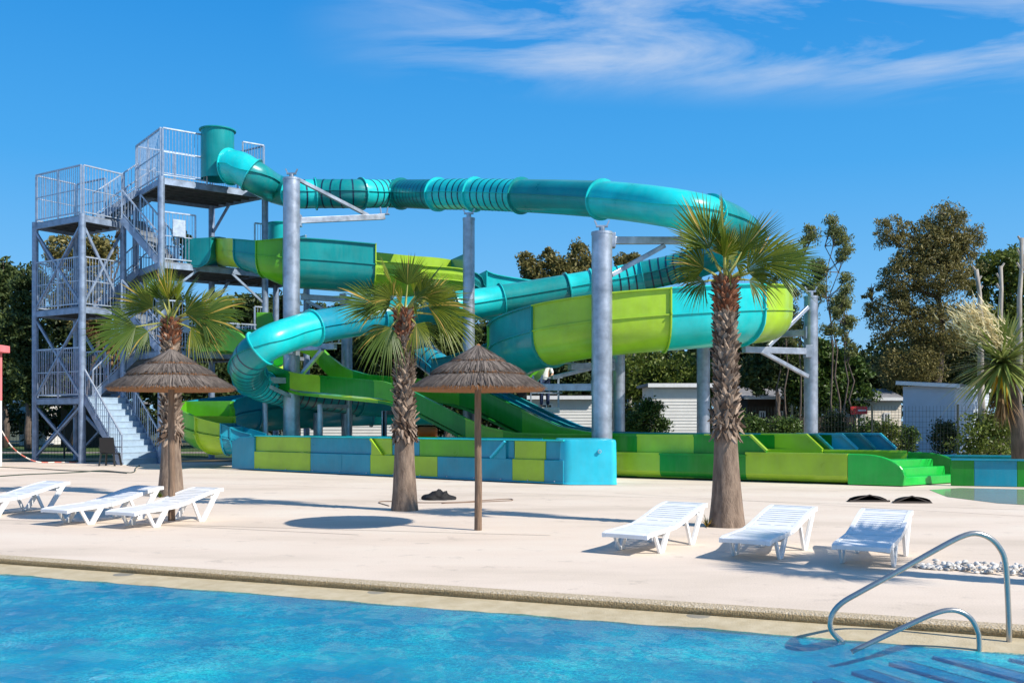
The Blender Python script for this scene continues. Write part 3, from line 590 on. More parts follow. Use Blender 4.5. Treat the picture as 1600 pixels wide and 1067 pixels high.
# ------------------------------------------------------------ support columns
def column(px, Y, ytop, r, label, arms=(), grp='galvanised support columns of the slides', bracket=True):
    root = empty('support_column', XY(px, Y), label, 'column', grp); b = root.location.copy(); top = P(px, ytop, Y).z
    mb = MB(); mb.lathe(b, [(r, 0), (r, top)], 28, cap=True); mb.build('shaft', M['galv'], root, smooth=True, auto=35)
    mb = MB(); mb.lathe(b, [(r + .12, 0), (r + .12, .03)], 20)
    mb.build('base_plate', M['galv'], root)
    if bracket:
        mb = MB(); c = b + V((0, 0, top)); mb.lathe(c, [(r + .012, -.07), (r + .012, .0)], 28); mb.lathe(c, [(.08, 0), (.08, .14)], 10); mb.bar(c + V((-.16, 0, .16)), c + V((.16, 0, .16)), .1, .05)
        for s in (-1, 1): mb.bar(c + V((s * .13, 0, .17)), c + V((s * .2, 0, .32)), .05, .04)
        mb.build('saddle_bracket', M['galv'], root)
    for arm in arms:
        mb = MB(); kind = arm[0]
        p = P(*arm[1]); q = P(*arm[2]); mb.bar(p, q, .16 if kind == 'arm' else .12, .2 if kind == 'arm' else .12)
        if kind == 'arm':
            mb.bar(q + V((-.1, 0, .1)), q + V((-.14, 0, .36)), .05); mb.bar(q + V((.1, 0, .1)), q + V((.14, 0, .36)), .05); mb.bar(q + V((-.2, 0, .1)), q + V((.2, 0, .1)), .14, .04); mb.bar(p + V((0, 0, -.2)), p + V((0, 0, .2)), .22, .3)
        mb.build('support_arm' if kind == 'arm' else 'diagonal_strut', M['galv'], root, bevel=.01)
column(455.5, 33.5, 279, .28, 'thick galvanised steel column left of centre with a long arm reaching right under the tube',
       [('arm', (466, 345, 33.8), (600, 339, 36.2)), ('strut', (466, 281, 33.8), (575, 337, 35.8)), ('arm', (455, 595, 33.4), (375, 592, 31.9)), ('strut', (455, 620, 33.3), (405, 596, 32.4)), ('arm', (455, 544, 33.3), (524, 541, 32.3)), ('strut', (460, 598, 33.3), (504, 546, 32.4))])
column(732.5, 33.6, 341, .20, 'slimmer galvanised column behind the right umbrella, topped by the striped tube')
column(940.5, 26.9, 363, .28, 'thickest nearest galvanised column standing right behind the cyan rounded box',
       [('arm', (955, 376, 27.2), (1070, 376, 28.3)), ('strut', (955, 430, 27.1), (1038, 384, 28.0)), ('arm', (930, 605, 27.4), (840, 605, 29))])
column(967, 33.0, 520, .20, 'galvanised column just right of the thickest one, half hidden by it', [('arm', (960, 570, 33), (890, 573, 31)), ('strut', (955, 568, 33), (862, 590, 31))], bracket=False)
column(1099, 33.0, 448, .215, 'galvanised column passing behind the high lime and teal loop, left of the right palm')
column(1267, 33.0, 463, .225, 'galvanised column at the right end of the high loop with triangular arms',
       [('arm', (1262, 549, 32.8), (1162, 546, 31.2)), ('strut', (1262, 480, 32.8), (1200, 541, 31.9)), ('strut', (1262, 588, 32.8), (1190, 549, 31.6)), ('arm', (1262, 520, 33), (1185, 524, 33.8))])
column(542, 36.6, 474, .20, 'galvanised column between tower and middle palm, crossed by the returning tube', [('arm', (536, 468, 36.5), (470, 464, 36.0)), ('strut', (538, 500, 36.4), (478, 470, 36))])
column(497, 36.0, 645, .17, 'short dark galvanised column under the hump of the racer slide', bracket=False)

# ------------------------------------------------------------ tower
tw = empty('slide_tower', (-14.8, 37, 0), 'tall galvanised steel tower with zigzag stairs, railings and platforms on the left', 'tower')
Q = {1: (-18.07, 37.6), 2: (-15.6, 36.0), 3: (-14.67, 37.43), 4: (-12.73, 36.0), 5: (-9.56, 38.4), 6: (-14.6, 38.5), 7: (-12.2, 40.3)}
Q[0] = (Q[1][0] + .93, Q[1][1] + 1.43); Q[8] = (-8.2, 39.6); Q[9] = (-9.9, 41.6)
def q(i, z=0): return V((Q[i][0], Q[i][1], z))
L1, L2, L3, M1, M2, M3 = 2.41, 5.71, 9.03, 4.13, 7.34, 10.38
for i, top in ((0, L3), (1, L3), (2, L3), (3, L3), (4, M3), (5, M3), (6, M3), (7, M3), (8, M2), (9, M2)):
    mb = MB(); r = .125 if i > 3 or i == 2 else .115
    mb.lathe(q(i), [(r, 0), (r, top + .02)], 16); mb.lathe(q(i), [(.2, 0), (.2, .025)], 8); mb.build('post', M['tower_steel'], tw, smooth=True, auto=35)
def platform(ids, z, name='platform', th=.22):
    pts = [q(i, z) for i in ids]; mb = MB(); mb.prism([p + V((0, 0, -.04)) for p in pts], (0, 0, .04)); o = mb.build(name, M['deckplate'], tw)
    mb = MB()
    for a, b in zip(pts, pts[1:] + pts[:1]): mb.bar(a + V((0, 0, -.15)), b + V((0, 0, -.15)), .08, .2)
    mb.build('edge_beam', M['tower_steel'], o)
    mb = MB(); a, b, c, d = pts[0], pts[1], pts[2], pts[-1]
    n = 7
    for k in range(1, n): t = k / n; mb.bar(a.lerp(b, t) + V((0, 0, -.13)), d.lerp(c, t) + V((0, 0, -.13)), .06, .14)
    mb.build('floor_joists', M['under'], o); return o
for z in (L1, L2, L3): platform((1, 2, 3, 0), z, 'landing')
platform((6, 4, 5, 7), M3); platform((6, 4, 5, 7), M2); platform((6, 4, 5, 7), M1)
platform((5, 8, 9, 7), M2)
def rail(a, b, h=1.8, sp_=.115, mid=True, posts=True, name='railing'):
    a = V(a); b = V(b); a, b = a + (b - a).normalized() * .06, b - (b - a).normalized() * .06; mb = MB(); u = V((0, 0, 1)); Lh = (b - a).xy.length
    mb.bar(a + u * h, b + u * h, .06, .05); mb.bar(a + u * .1, b + u * .1, .04, .04)
    if mid: mb.bar(a + u * h * .52, b + u * h * .52, .03, .03)
    np_ = max(1, round(Lh / 1.3))
    for k in range(np_ + 1): p = a.lerp(b, k / np_); mb.bar(p + u * -.05, p + u * h, .055)
    r_ = mb.build(name, M['galv_light'], tw)
    mb = MB(); n = max(2, int(Lh / sp_))
    for k in range(1, n): p = a.lerp(b, k / n); mb.bar(p + u * .1, p + u * h, .016)
    mb.build('balusters', M['galv_light'], r_)
for z in (L1, L2, L3):
    h = 1.8
    rail(q(1, z), q(2, z), h); rail(q(0, z), q(1, z), h); rail(q(0, z), q(3, z).lerp(q(0, z), .35), h)
    if z > L1: rail(q(2, z), q(3, z), h)
mid = q(4, 0).lerp(q(5, 0), .44)
z = M3; rail(q(6, z).lerp(q(4, z), .0), q(4, z), 1.8); rail(q(4, z), mid + V((0, 0, z)), 1.8); rail(q(5, z).lerp(q(4, z), .24), q(5, z), 1.8); rail(q(5, z), q(7, z), 1.8); rail(q(6, z) , q(7, z), 1.8)
for z in (M2, M1):
    rail(q(4, z), q(4, z).lerp(q(5, z), .33), 1.8); rail(q(5, z), q(5, z).lerp(q(4, z), .12), 1.8); rail(q(5, z), q(7, z), 1.1); rail(q(7, z), q(6, z), 1.1)
rail(q(8, M2), q(9, M2), 1.6); rail(q(5, M1).lerp(q(4, M1), .55), q(5, M1), 1.1)
MB().box(q(4, M2 + 1.25).lerp(q(5, M2 + 1.25), .17) + V((0, -.08, 0)), (.46, .02, .62), math.atan2(2.4, 3.17)).build('notice_board', M['galv_light'], tw)
MB().box(q(4, M1 + .95).lerp(q(5, M1 + .95), .2) + V((0, -.08, 0)), (.5, .02, .6), math.atan2(2.4, 3.17)).build('notice_board', M['galv_light'], tw)
def flight(a, b, wv, n, treadm='step', h=1.05, closed=True, rails=(0, 1)):
    """a bottom, b top (near side); wv width vector"""
    a = V(a); b = V(b); wv = V(wv); run = (b - a).xy; dz = (b.z - a.z) / n; rv = V((run.x, run.y, 0)) / n
    mb = MB()
    for k in range(n):
        p = a + rv * k + V((0, 0, dz * (k + 1))); mb.prism([p + V((0, 0, -.035)), p + rv * 1.08 + V((0, 0, -.035)), p + rv * 1.08, p], wv)
        if closed: mb.prism([p + V((0, 0, -dz)) + rv * .06, p + V((0, 0, -.04)) + rv * .06, p + V((0, 0, -.04)) + rv * .10, p + V((0, 0, -dz)) + rv * .10], wv)
    st = mb.build('staircase', M[treadm], tw)
    for s in (0, 1):
        o = wv * s; mb = MB(); mb.bar(a + o + V((0, 0, -.02)), b + o + V((0, 0, -.02)), .05, .24); mb.build('stringer', M['tower_steel'], st)
    for s in rails:
        o = wv * s; mb = MB(); u = V((0, 0, 1)); mb.bar(a + o + u * h, b + o + u * h, .055, .05); mb.bar(a + o + u * .22, b + o + u * .22, .03)
        for k in range(4): p = a.lerp(b, k / 3) + o; mb.bar(p, p + u * h, .05)
        nn_ = max(4, int((b - a).xy.length / .12))
        for k in range(1, nn_): p = a.lerp(b, k / nn_) + o; mb.bar(p + u * .22, p + u * h, .016)
        mb.build('handrail', M['galv_light'], st)
uu = V((.839, -.545, 0))
w23 = (q(3) - q(2)) * .96
flight(q(2) + uu * 2.25 + w23 * .02, q(2, L1) + uu * .05 + w23 * .02, w23, 11)
# front lane: platform up to the left landing; back lane: landing up to the platform
wv = V((.42, .72, 0))
def fr(a, b): return a, b
for zl, zm in ((L2, M1), (L3, M2)):
    flight(V((-12.95, 36.45, zm)), V((-14.45, 36.75, zl)), wv, 8, 'deckplate')
for zl, zm in ((L1, M1), (L2, M2), (L3, M3)):
    flight(V((-15.75, 37.3, zl)), V((-14.35, 38.1, zm)), wv * .95, 8, 'deckplate')
mb = MB()
for (i, j, za, zb) in ((1, 2, .15, L1 - .3), (1, 2, L1, L2 - .3), (1, 2, L2, L3 - .3), (2, 3, L2, L3 - .3), (0, 3, .15, L1 - .3), (0, 1, .15, L1 - .3), (0, 1, L2, L3 - .3), (3, 0, L1, L2 - .3)):
    MB().bar(q(i, za), q(j, zb), .09, .07).build('cross_brace', M['tower_steel'], tw); MB().bar(q(j, za), q(i, zb), .07, .09).build('cross_brace', M['tower_steel'], tw)
for (i, j, z) in ((4, 5, M2), (5, 4, M2), (4, 5, M1), (5, 4, M1), (7, 5, M3), (7, 5, M2)):
    MB().bar(q(i, z - 1.3), q(i, z - .2).lerp(q(j, z - .2), .34), .08).build('knee_brace', M['tower_steel'], tw)
dr = MB(); c0 = P(443, 425, 39.4); c0.z = M2; dr.lathe(c0, [(.60, 0), (.60, 1.95), (.66, 1.97), (.66, 2.0), (.55, 2.0), (.55, .1)], 36, cap=False); dr.build('entry_drum', M['cyan'], t4, smooth=True, auto=35)

# ------------------------------------------------------------ palms
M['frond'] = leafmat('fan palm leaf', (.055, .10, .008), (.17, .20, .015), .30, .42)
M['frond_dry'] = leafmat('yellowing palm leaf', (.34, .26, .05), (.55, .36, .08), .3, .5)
M['frond_dark'] = leafmat('dark green leaf', (.045, .095, .012), (.10, .15, .02), .25, .42)  # darker leaf green for every third frond
M['petiole'] = mat('palm leaf stalk', (.34, .34, .08), .5, 0, .2, 8)
M['boot'] = leafmat('palm leaf bases', (.06, .035, .022), (.36, .275, .21), .0, .85); M['boot_red'] = leafmat('fresh palm leaf bases', (.16, .05, .02), (.30, .13, .07), .0, .8)
M['trunk'] = mat('grey palm trunk', (.31, .23, .17), .9, 0, 0, 3.5, .9, 22, col2=(.10, .065, .045), stretch=(4, 4, .9))
def frond(mb, o, d, roll, Lp, Lf, droop, nb=32, spread=70, rs=None, cut=.56, pair=(0, 0, 1)):
    rs = rs or random.Random(1); d = V(d).normalized()
    # petiole arc with gravity
    pts = []; 
    for k in range(7): t = k / 6; pts.append(o + d * Lp * t + V((0, 0, -droop * .22 * Lp * t * t)))
    td = (pts[-1] - pts[-2]).normalized(); mb.mi = 1; mb.rod(pts, [.026 - .014 * k / 6 for k in range(7)], 5); mb.mi = 0
    s = td.cross(V((0, 0, 1)));
    if s.length < .05: s = V((1, 0, 0))
    s.normalize(); nrm = s.cross(td); Rm = Matrix.Rotation(R(roll), 3, td); s = Rm @ s; nrm = Rm @ nrm; hub = pts[-1]
    for i in range(nb):
        a = -spread + 2 * spread * (i + .5) / nb + rs.uniform(-1.2, 1.2); ar = R(a); dr_ = td * math.cos(ar) + s * math.sin(ar); pr = s * math.cos(ar) - td * math.sin(ar)
        Lb = Lf * (1 - .30 * (abs(a) / spread) ** 2) * rs.uniform(.9, 1.06); half = Lb * R(spread / nb) * cut * 1.06
        dry = rs.random() < .05; mi = 2 if dry else 0; dk = droop * rs.uniform(.7, 1.3); tw_ = rs.uniform(-.06, .06) * Lb; b = len(mb.v); seg = 7
        for k in range(seg + 1):
            t = k / seg; wdt = half * (t / cut if t < cut else max(.03, 1 - ((t - cut) / (1 - cut)) ** .9 * .97))
            dropz = -dk * Lb * (.06 * t + .55 * max(0, t - .35) ** 2 * 1.6); c = hub + dr_ * Lb * t + V((0, 0, dropz)) + nrm * (-.10 * Lb * (abs(a) / spread) ** 2 * t) + pr * tw_ * max(0, t - .5) * 2
            mb.v += [tuple(c - pr * wdt), tuple(c + nrm * wdt * .45 * (1 if t < .95 else .1)), tuple(c + pr * wdt)]
        for k in range(seg):
            for j in (0, 1): x = b + k * 3 + j; mb.f.append([x, x + 1, x + 4, x + 3]); mb.m.append(mi)
        if rs.random() < .25:       # loose thread
            c = V(mb.v[b + 5 * 3 + 1]); mb.mi = mi; e_ = c + dr_ * Lb * .12 + V((rs.uniform(-.03, .03), 0, -Lb * rs.uniform(.08, .2))); mb.bar(c, e_, .004, .004); mb.mi = 0
def palm(base, z_top, r_base, r_mid, r_top, label, fronds, smooth_to, lean=(0, 0), seed=1, sz=1.0, n_boot=800):
    rs = random.Random(seed); root = empty('palm_tree', base, label, 'palm tree', 'fan palms on the deck')
    base = V(base); H = z_top; top = base + V((lean[0], lean[1], H))
    def cen(t): return base.lerp(top, t) 
    def rad(t):
        z = t * H
        if z < smooth_to * 1.15: u = min(1, z / (smooth_to * 1.15)); return r_base + (r_mid - r_base) * (1 - (1 - u) ** 1.8)
        return r_mid + (r_top - r_mid) * (z - smooth_to) / (H - smooth_to)
    mb = MB(); n = 28; rows = 40; b = 0
    for i in range(rows + 1):
        t = i / rows; c = cen(t); r0 = rad(t) * (.86 if t * H > smooth_to else 1)
        for k in range(n):
            a = 2 * PI * k / n; rr = r0 * (1 + .07 * noise.noise(V((math.cos(a) * 1.8, math.sin(a) * 1.8, t * H * 1.1 + seed * 5))) + .03 * noise.noise(V((math.cos(a) * 6, math.sin(a) * 6, t * H * 2)))); mb.v.append(tuple(c + V((math.cos(a) * rr, math.sin(a) * rr, 0))))
    for i in range(rows):
        for k in range(n): k2 = (k + 1) % n; mb.f.append([i * n + k, i * n + k2, (i + 1) * n + k2, (i + 1) * n + k]); mb.m.append(0)
    tr = mb.build('trunk', M['trunk'], root, smooth=True)
    # criss-crossing stubs of cut leaves
    mb = MB(); cnt = n_boot; gold = 2.39996
    for i in range(cnt):
        t = (smooth_to / H) + (1 - smooth_to / H) * (i / cnt) ** .93; a = i * gold + rs.uniform(-.12, .12); c = cen(t); r0 = rad(t) * .84; er = V((math.cos(a), math.sin(a), 0)); et = V((-math.sin(a), math.cos(a), 0))
        low = t * H < smooth_to + .35; fresh = t > .86; mb.mi = 1 if fresh and rs.random() < .7 else 0
        ln = rs.uniform(.10, .16) * sz * (1.35 if low else 1); wd = rs.uniform(.034, .052) * sz; up = rs.uniform(.5, .95) * (-1 if low and rs.random() < .65 else 1); sk = rs.choice((-1, 1)) * rs.uniform(.25, .55)
        dirv = (er * rs.uniform(.12, .42) * (1.6 if fresh else 1) + V((0, 0, up)) + et * sk).normalized(); p0 = c + er * r0 - V((0, 0, .03)); side = dirv.cross(er).normalized(); nn = side.cross(dirv)
        p1 = p0 + dirv * ln * .55 + nn * 0; p2 = p0 + dirv * ln + er * rs.uniform(.0, .05)
        vs = [p0 - side * wd, p0 + side * wd, p1 + side * wd * .8, p1 - side * wd * .8, p2 + side * wd * rs.uniform(.1, .5), p2 - side * wd * rs.uniform(.1, .5), p0 + er * .03, p1 + er * .03, p2 + er * .01]
        mb.add(vs, [(0, 6, 7, 3), (6, 1, 2, 7), (3, 7, 8, 5), (7, 2, 4, 8), (0, 3, 2, 1), (3, 5, 4, 2)])
    mb.build('leaf_bases', [M['boot'], M['boot_red']], root, fix=False)
    o = top + V((0, 0, -.05))
    rx = random.Random(seed + 40)
    fronds = list(fronds) + [(rx.uniform(25, 155), rx.uniform(-.6, .6), rx.uniform(.28, .42) * sz, rx.uniform(.5, .7) * sz, rx.uniform(.1, .5), rx.uniform(30, 150)) for _ in range(5)]
    for i, f in enumerate(fronds):
        ang, fw, Lp, Lf, dr_, roll = f; c = math.sqrt(max(.02, 1 - fw * fw)); d = V((math.cos(R(ang)) * c, -fw, math.sin(R(ang)) * c)); mb = MB()
        frond(mb, o + d * .06 * sz, d, roll, Lp, Lf, dr_, rs=random.Random(seed * 100 + i), nb=32)
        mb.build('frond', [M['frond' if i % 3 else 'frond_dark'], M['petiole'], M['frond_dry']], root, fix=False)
    return root
# (screen angle, towards camera, stalk, blade, droop, roll)
F3 = [(22, .15, .66, .88, .40, 66), (36, .1, .46, .92, .28, 52), (60, -.2, .50, .84, .1, 12), (92, .0, .50, .82, .05, 74), (116, .1, .50, .90, .08, 102), (146, .25, .36, .66, .45, 104), (124, .55, .34, .64, .5, 132),
      (66, .65, .30, .66, .5, 60), (100, .8, .26, .52, .6, 92), (172, .35, .30, .52, .8, 120), (76, -.6, .42, .72, .2, 75), (12, .3, .3, .52, .9, 60)]
palm(G(1135, 822), P(1133, 437, 14.95).z, .275, .165, .12, 'tallest and nearest fan palm with a thick scaly trunk on the right of the deck', F3, 1.42, lean=(-.02, 0), seed=3, n_boot=900)
F2 = [(160, .2, .42, .84, .30, 116), (112, -.1, .45, .66, .1, 14), (84, 0, .45, .58, .05, 70), (54, .0, .50, .60, .1, 8), (22, .2, .40, .90, .45, 64), (4, .1, .50, .88, .60, 66), (222, .4, .26, .74, .9, 120),
      (100, .75, .22, .52, .6, 90), (50, .6, .28, .6, .6, 60), (140, .5, .28, .6, .6, 110), (325, .4, .22, .6, .9, 60), (150, -.5, .35, .65, .4, 120)]
palm(G(632, 797), P(634, 487, 17.6).z, .24, .165, .11, 'middle fan palm with shaggy leaf stubs halfway down, left of the right umbrella', F2, 1.30, seed=5, n_boot=850, sz=1.05)
F1 = [(186, .3, .62, 1.05, .35, 108), (92, .2, .42, .88, .05, 92), (142, -.1, .5, .95, .3, 120), (12, .2, .62, 1.05, .4, 64), (30, -.2, .6, 1.0, .4, 60), (-8, .3, .42, .8, .8, 60), (62, .1, .42, .80, .3, 24),
      (112, -.5, .4, .8, .2, 100), (60, .7, .3, .66, .5, 60), (200, .4, .4, .6, .6, 120), (350, -.2, .45, .7, .5, 70)]
palm(G(267, 775), P(266, 500, 20.7).z, .27, .18, .14, 'left fan palm behind the left thatched umbrella, in front of the stairs', F1, 1.25, seed=9, n_boot=800, sz=1.15)

# one more palm of the row stands just outside the picture on the right; its shadow falls by the pebbles
pm = [o for o in bpy.data.objects if o.name.startswith('palm_tree') and o.parent is None][0]; pc_ = copy_tree(pm); pc_.location = (7.25, 8.5, 0); pc_.rotation_euler.z = 1.1; pc_['label'] = 'fan palm beyond the right picture edge, shading the pebbles and the nearest lounger'
# ------------------------------------------------------------ thatched umbrellas
def umbrella(base, zr, label, seed, grey):
    rs = random.Random(seed); root = empty('thatched_umbrella', base, label, 'umbrella', 'thatched umbrellas on the deck'); b = V(base)
    mb = MB(); mb.rod([b, b + V((.005, 0, .7)), b + V((-.004, 0, 1.4)), b + V((0, 0, zr + .45))], [.056, .053, .05, .045], 14); mb.build('pole', M['wood'], root, smooth=True, auto=40)
    mb = MB()
    for k in range(8): a = 2 * PI * k / 8 + .2; mb.bar(b + V((0, 0, zr + .42)), b + V((math.cos(a) * .88, math.sin(a) * .88, zr + .03)), .03)
    mb.build('roof_ribs', M['wood'], root)
    tiers = [(.30, 1.0, zr + .27, zr + .0, .055), (.16, .70, zr + .395, zr + .21, .04), (.0, .41, zr + .62, zr + .385, .035)]
    for ti, (r0, r1, z0, z1, th) in enumerate(tiers):
        mb = MB(); n = 64
        mb.mi = 1; base_i = len(mb.v)
        for (r, z) in ((r0, z0 - .03), (r1 * .97, z1 - .0), (r1 * .93, z1 - .045), (r0, z0 - .10)):
            for k in range(n): a = 2 * PI * k / n; rr = r * (1 + .012 * noise.noise(V((math.cos(a) * 4, math.sin(a) * 4, ti * 3)))) + .001; mb.v.append(tuple(b + V((rr * math.cos(a), rr * math.sin(a), z))))
        for i in range(3):
            for k in range(n): k2 = (k + 1) % n; mb.f.append([base_i + i * n + k, base_i + i * n + k2, base_i + (i + 1) * n + k2, base_i + (i + 1) * n + k]); mb.m.append(1)
        mb.mi = 0
        for lay, cnt in ((0, int(1500 * r1)), (1, int(900 * r1))):
            for i in range(cnt):
                a = rs.uniform(0, 2 * PI); a2 = a + rs.uniform(-.05, .05); s0 = rs.uniform(0, .75) if lay else rs.uniform(0, .35); s1 = rs.uniform(.93, 1.025) if rs.random() < .8 else rs.uniform(.6, 1.04)
                if s1 <= s0: continue
                def pt(s, a_, up): r = r0 + (r1 - r0) * s; z = z0 + (z1 - z0) * s + .045 * math.sin(PI * min(1, s)) * (1 if ti < 2 else -.2); return b + V((r * math.cos(a_), r * math.sin(a_), z + up))
                u = rs.uniform(.0, .022); p0 = pt(s0, a, u); p1 = pt(.5 * (s0 + s1), (a + a2) / 2, u + .006); p2 = pt(s1, a2, u - rs.uniform(0, .03) * (s1 > .95)); et = V((-math.sin(a), math.cos(a), 0)); w_ = rs.uniform(.004, .010)
                q_ = et * w_; mb.add([p0 - q_, p0 + q_, p1 + q_ * 1.1, p1 - q_ * 1.1, p2 + q_ * .4, p2 - q_ * .4], [(0, 1, 2, 3), (3, 2, 4, 5)])
        # frayed under-edge hanging down
        for i in range(int(700 * r1)):
            a = rs.uniform(0, 2 * PI); r = r1 * rs.uniform(.88, 1.0); z = z1 + rs.uniform(-.02, .02); c = b + V((r * math.cos(a), r * math.sin(a), z)); et = V((-math.sin(a), math.cos(a), 0)) * rs.uniform(.003, .007); e_ = c + V((math.cos(a) * .02, math.sin(a) * .02, -rs.uniform(.02, .06)))
            mb.mi = 1 if rs.random() < .7 else 0; mb.add([c - et, c + et, e_ + et * .3], [(0, 1, 2)])
        mb.build('thatch_tier', [M['thatch_dark'], M['thatch_under']], root, fix=False)
    mb = MB(); mb.lathe(b + V((0, 0, zr + .58)), [(.06, 0), (.045, .03), (.015, .06)], 10); mb.build('thatch_cap', M['thatch_under'], root)
    return root
umbrella(G(747, 828), 2.05, 'thatched parasol on a wooden pole in the middle of the deck', 11, 0)
umbrella(V(((268 - 800) / F * 15.7, 15.7, 0)), 2.09, 'left thatched parasol, darker straw, standing by the left sun loungers', 12, 1)

# ------------------------------------------------------------ sun loungers
def lounger(rough=None):
    root = empty('sun_lounger', (0, 0, 0)); Wd = .60
    # local: x along length (foot 0 -> head 1.85), y across, z up
    key = [(0, .250), (.10, .272), (.5, .285), (.80, .300), (1.0, .335), (1.25, .395), (1.5, .455), (1.72, .495), (1.84, .50)]
    def zt(x): return float(np.interp(x, [k[0] for k in key], [k[1] for k in key]))
    xs = np.linspace(0, 1.84, 40)
    for name, bounds in (('backrest', (.80, 1.84)), ('seat', (0, .795))):
        mb = MB(); x0, x1 = bounds
        # perimeter frame: two side rails and two end rails
        sx = [x for x in xs if x0 - 1e-6 <= x <= x1 + 1e-6]; sx = sorted(set([x0] + sx + [x1]))
        for s in (-1, 1):
            for a, b in zip(sx[:-1], sx[1:]):
                ya, yb = s * Wd / 2, s * (Wd / 2 - .05); mb.prism([(a, min(ya, yb), zt(a) - .055), (b, min(ya, yb), zt(b) - .055), (b, min(ya, yb), zt(b)), (a, min(ya, yb), zt(a))], (0, .05, 0))
        for xe in ((x0, x0 + .06), (x1 - .06, x1)): mb.prism([(xe[0], -Wd / 2 + .05, zt(xe[0]) - .05), (xe[1], -Wd / 2 + .05, zt(xe[1]) - .05), (xe[1], -Wd / 2 + .05, zt(xe[1])), (xe[0], -Wd / 2 + .05, zt(xe[0]))], (0, Wd - .1, 0))
        # panel with slots
        p = x0 + .06; k = 0; slots = name == 'backrest'
        while p < x1 - .06:
            nx = min(p + (.075 if slots and p > x0 + .3 and p < x1 - .3 else .13), x1 - .06); g = .016
            mb.prism([(p, -Wd / 2 + .05, zt(p) - .018), (nx - g * (1 if slots else .5), -Wd / 2 + .05, zt(nx - g) - .018), (nx - g * (1 if slots else .5), -Wd / 2 + .05, zt(nx - g) - .004), (p, -Wd / 2 + .05, zt(p) - .004)], (0, Wd - .1, 0)); p = nx
        for s in (-1, 0, 1): mb.prism([(x0 + .06, s * .2 - .02, zt(x0 + .06) - .03), (x1 - .06, s * .2 - .02, zt(x1 - .06) - .03), (x1 - .06, s * .2 - .02, zt(x1 - .06) - .008), (x0 + .06, s * .2 - .02, zt(x0 + .06) - .008)][::1], (0, .04, 0)) if slots or s else None
        mb.build(name, M['white'], root, bevel=.006)
    for s in (-1, 1):
        for xg, xa, xb in ((.42, .24, .62), (1.36, 1.16, 1.72)):
            y = s * (Wd / 2 - .03); mb = MB()
            mb.prism([(xg - .045, y - .02, 0), (xg + .01, y - .02, 0), (xa + .05, y - .02, zt(xa) - .05), (xa - .01, y - .02, zt(xa) - .05)], (0, .035, 0))
            mb.prism([(xg - .02, y - .022, 0), (xg + .075, y - .022, 0), (xb + .05, y - .022, zt(xb) - .05), (xb - .06, y - .022, zt(xb) - .05)], (0, .04, 0)); mb.build('leg', M['white'], root, bevel=.006)
    for xg in (.62, 1.6): mb = MB(); mb.bar((xg, -Wd / 2 + .04, zt(xg) - .09), (xg, Wd / 2 - .04, zt(xg) - .09), .03, .05); mb.build('cross_bar', M['white'], root)
    return root
lp = lounger(); first = True
LG = [((1.30, 12.16), (1.80, 11.9), 57, 'white slatted sun lounger just left of the tall right palm'), ((2.58, 11.64), (3.10, 11.38), 57, 'white slatted sun lounger just right of the tall right palm, in full sun'),
      ((3.64, 11.02), (4.19, 10.84), 61, 'white sun lounger shaded at its foot end, nearest the steel handrail'),
      ((-8.98, 16.6), (-8.5, 16.3), 63, 'white sun lounger cut off by the left edge of the picture'), ((-6.93, 15.40), (-6.40, 15.05), 62, 'white sun lounger in the middle of the left trio, overlapped by its neighbour'),
      ((-5.80, 14.98), (-5.27, 14.7), 64, 'white sun lounger beside the left umbrella pole, in front of the left palm')]
for a, b, ang, lab in LG:
    o = lp if first else copy_tree(lp); first = False
    ax = V((math.cos(R(ang)), math.sin(R(ang)), 0)); c = (V((a[0], a[1], 0)) + V((b[0], b[1], 0))) / 2
    o.location = c - ax * .42; o.rotation_euler.z = R(ang); o['label'] = lab; o['category'] = 'sun lounger'; o['group'] = 'white sun loungers on the deck'

# ------------------------------------------------------------ stainless handrail of the pool stairs
hr = empty('pool_handrail', P(1577, 1000, 7.5), 'polished stainless steel handrail rising from the water at the pool steps', 'handrail')
def railpipe(name, pts, r): A = catmull([tuple(P(*p)) for p in pts], .03); MB().rod([V(a) for a in A], r, 16).build(name, M['chrome'], hr, smooth=True, auto=50)
railpipe('upper_rail', [(1577, 1075, 7.5), (1577, 1004, 7.5), (1575, 940, 7.5), (1571, 880, 7.5), (1562, 856, 7.5), (1546, 840, 7.5), (1524, 833, 7.5), (1500, 839, 7.5), (1460, 860, 7.52), (1400, 894, 7.54), (1345, 924, 7.56), (1316, 941, 7.58), (1301, 958, 7.6), (1297, 977, 7.6), (1303, 990, 7.62), (1318, 1004, 7.64), (1345, 1030, 7.66)], .021)
railpipe('lower_rail', [(1531, 1075, 7.3), (1530, 1003, 7.3), (1527, 985, 7.3), (1517, 966, 7.3), (1500, 955, 7.3), (1480, 953, 7.3), (1455, 960, 7.31), (1415, 978, 7.33), (1370, 999, 7.36), (1330, 1018, 7.38)], .019)

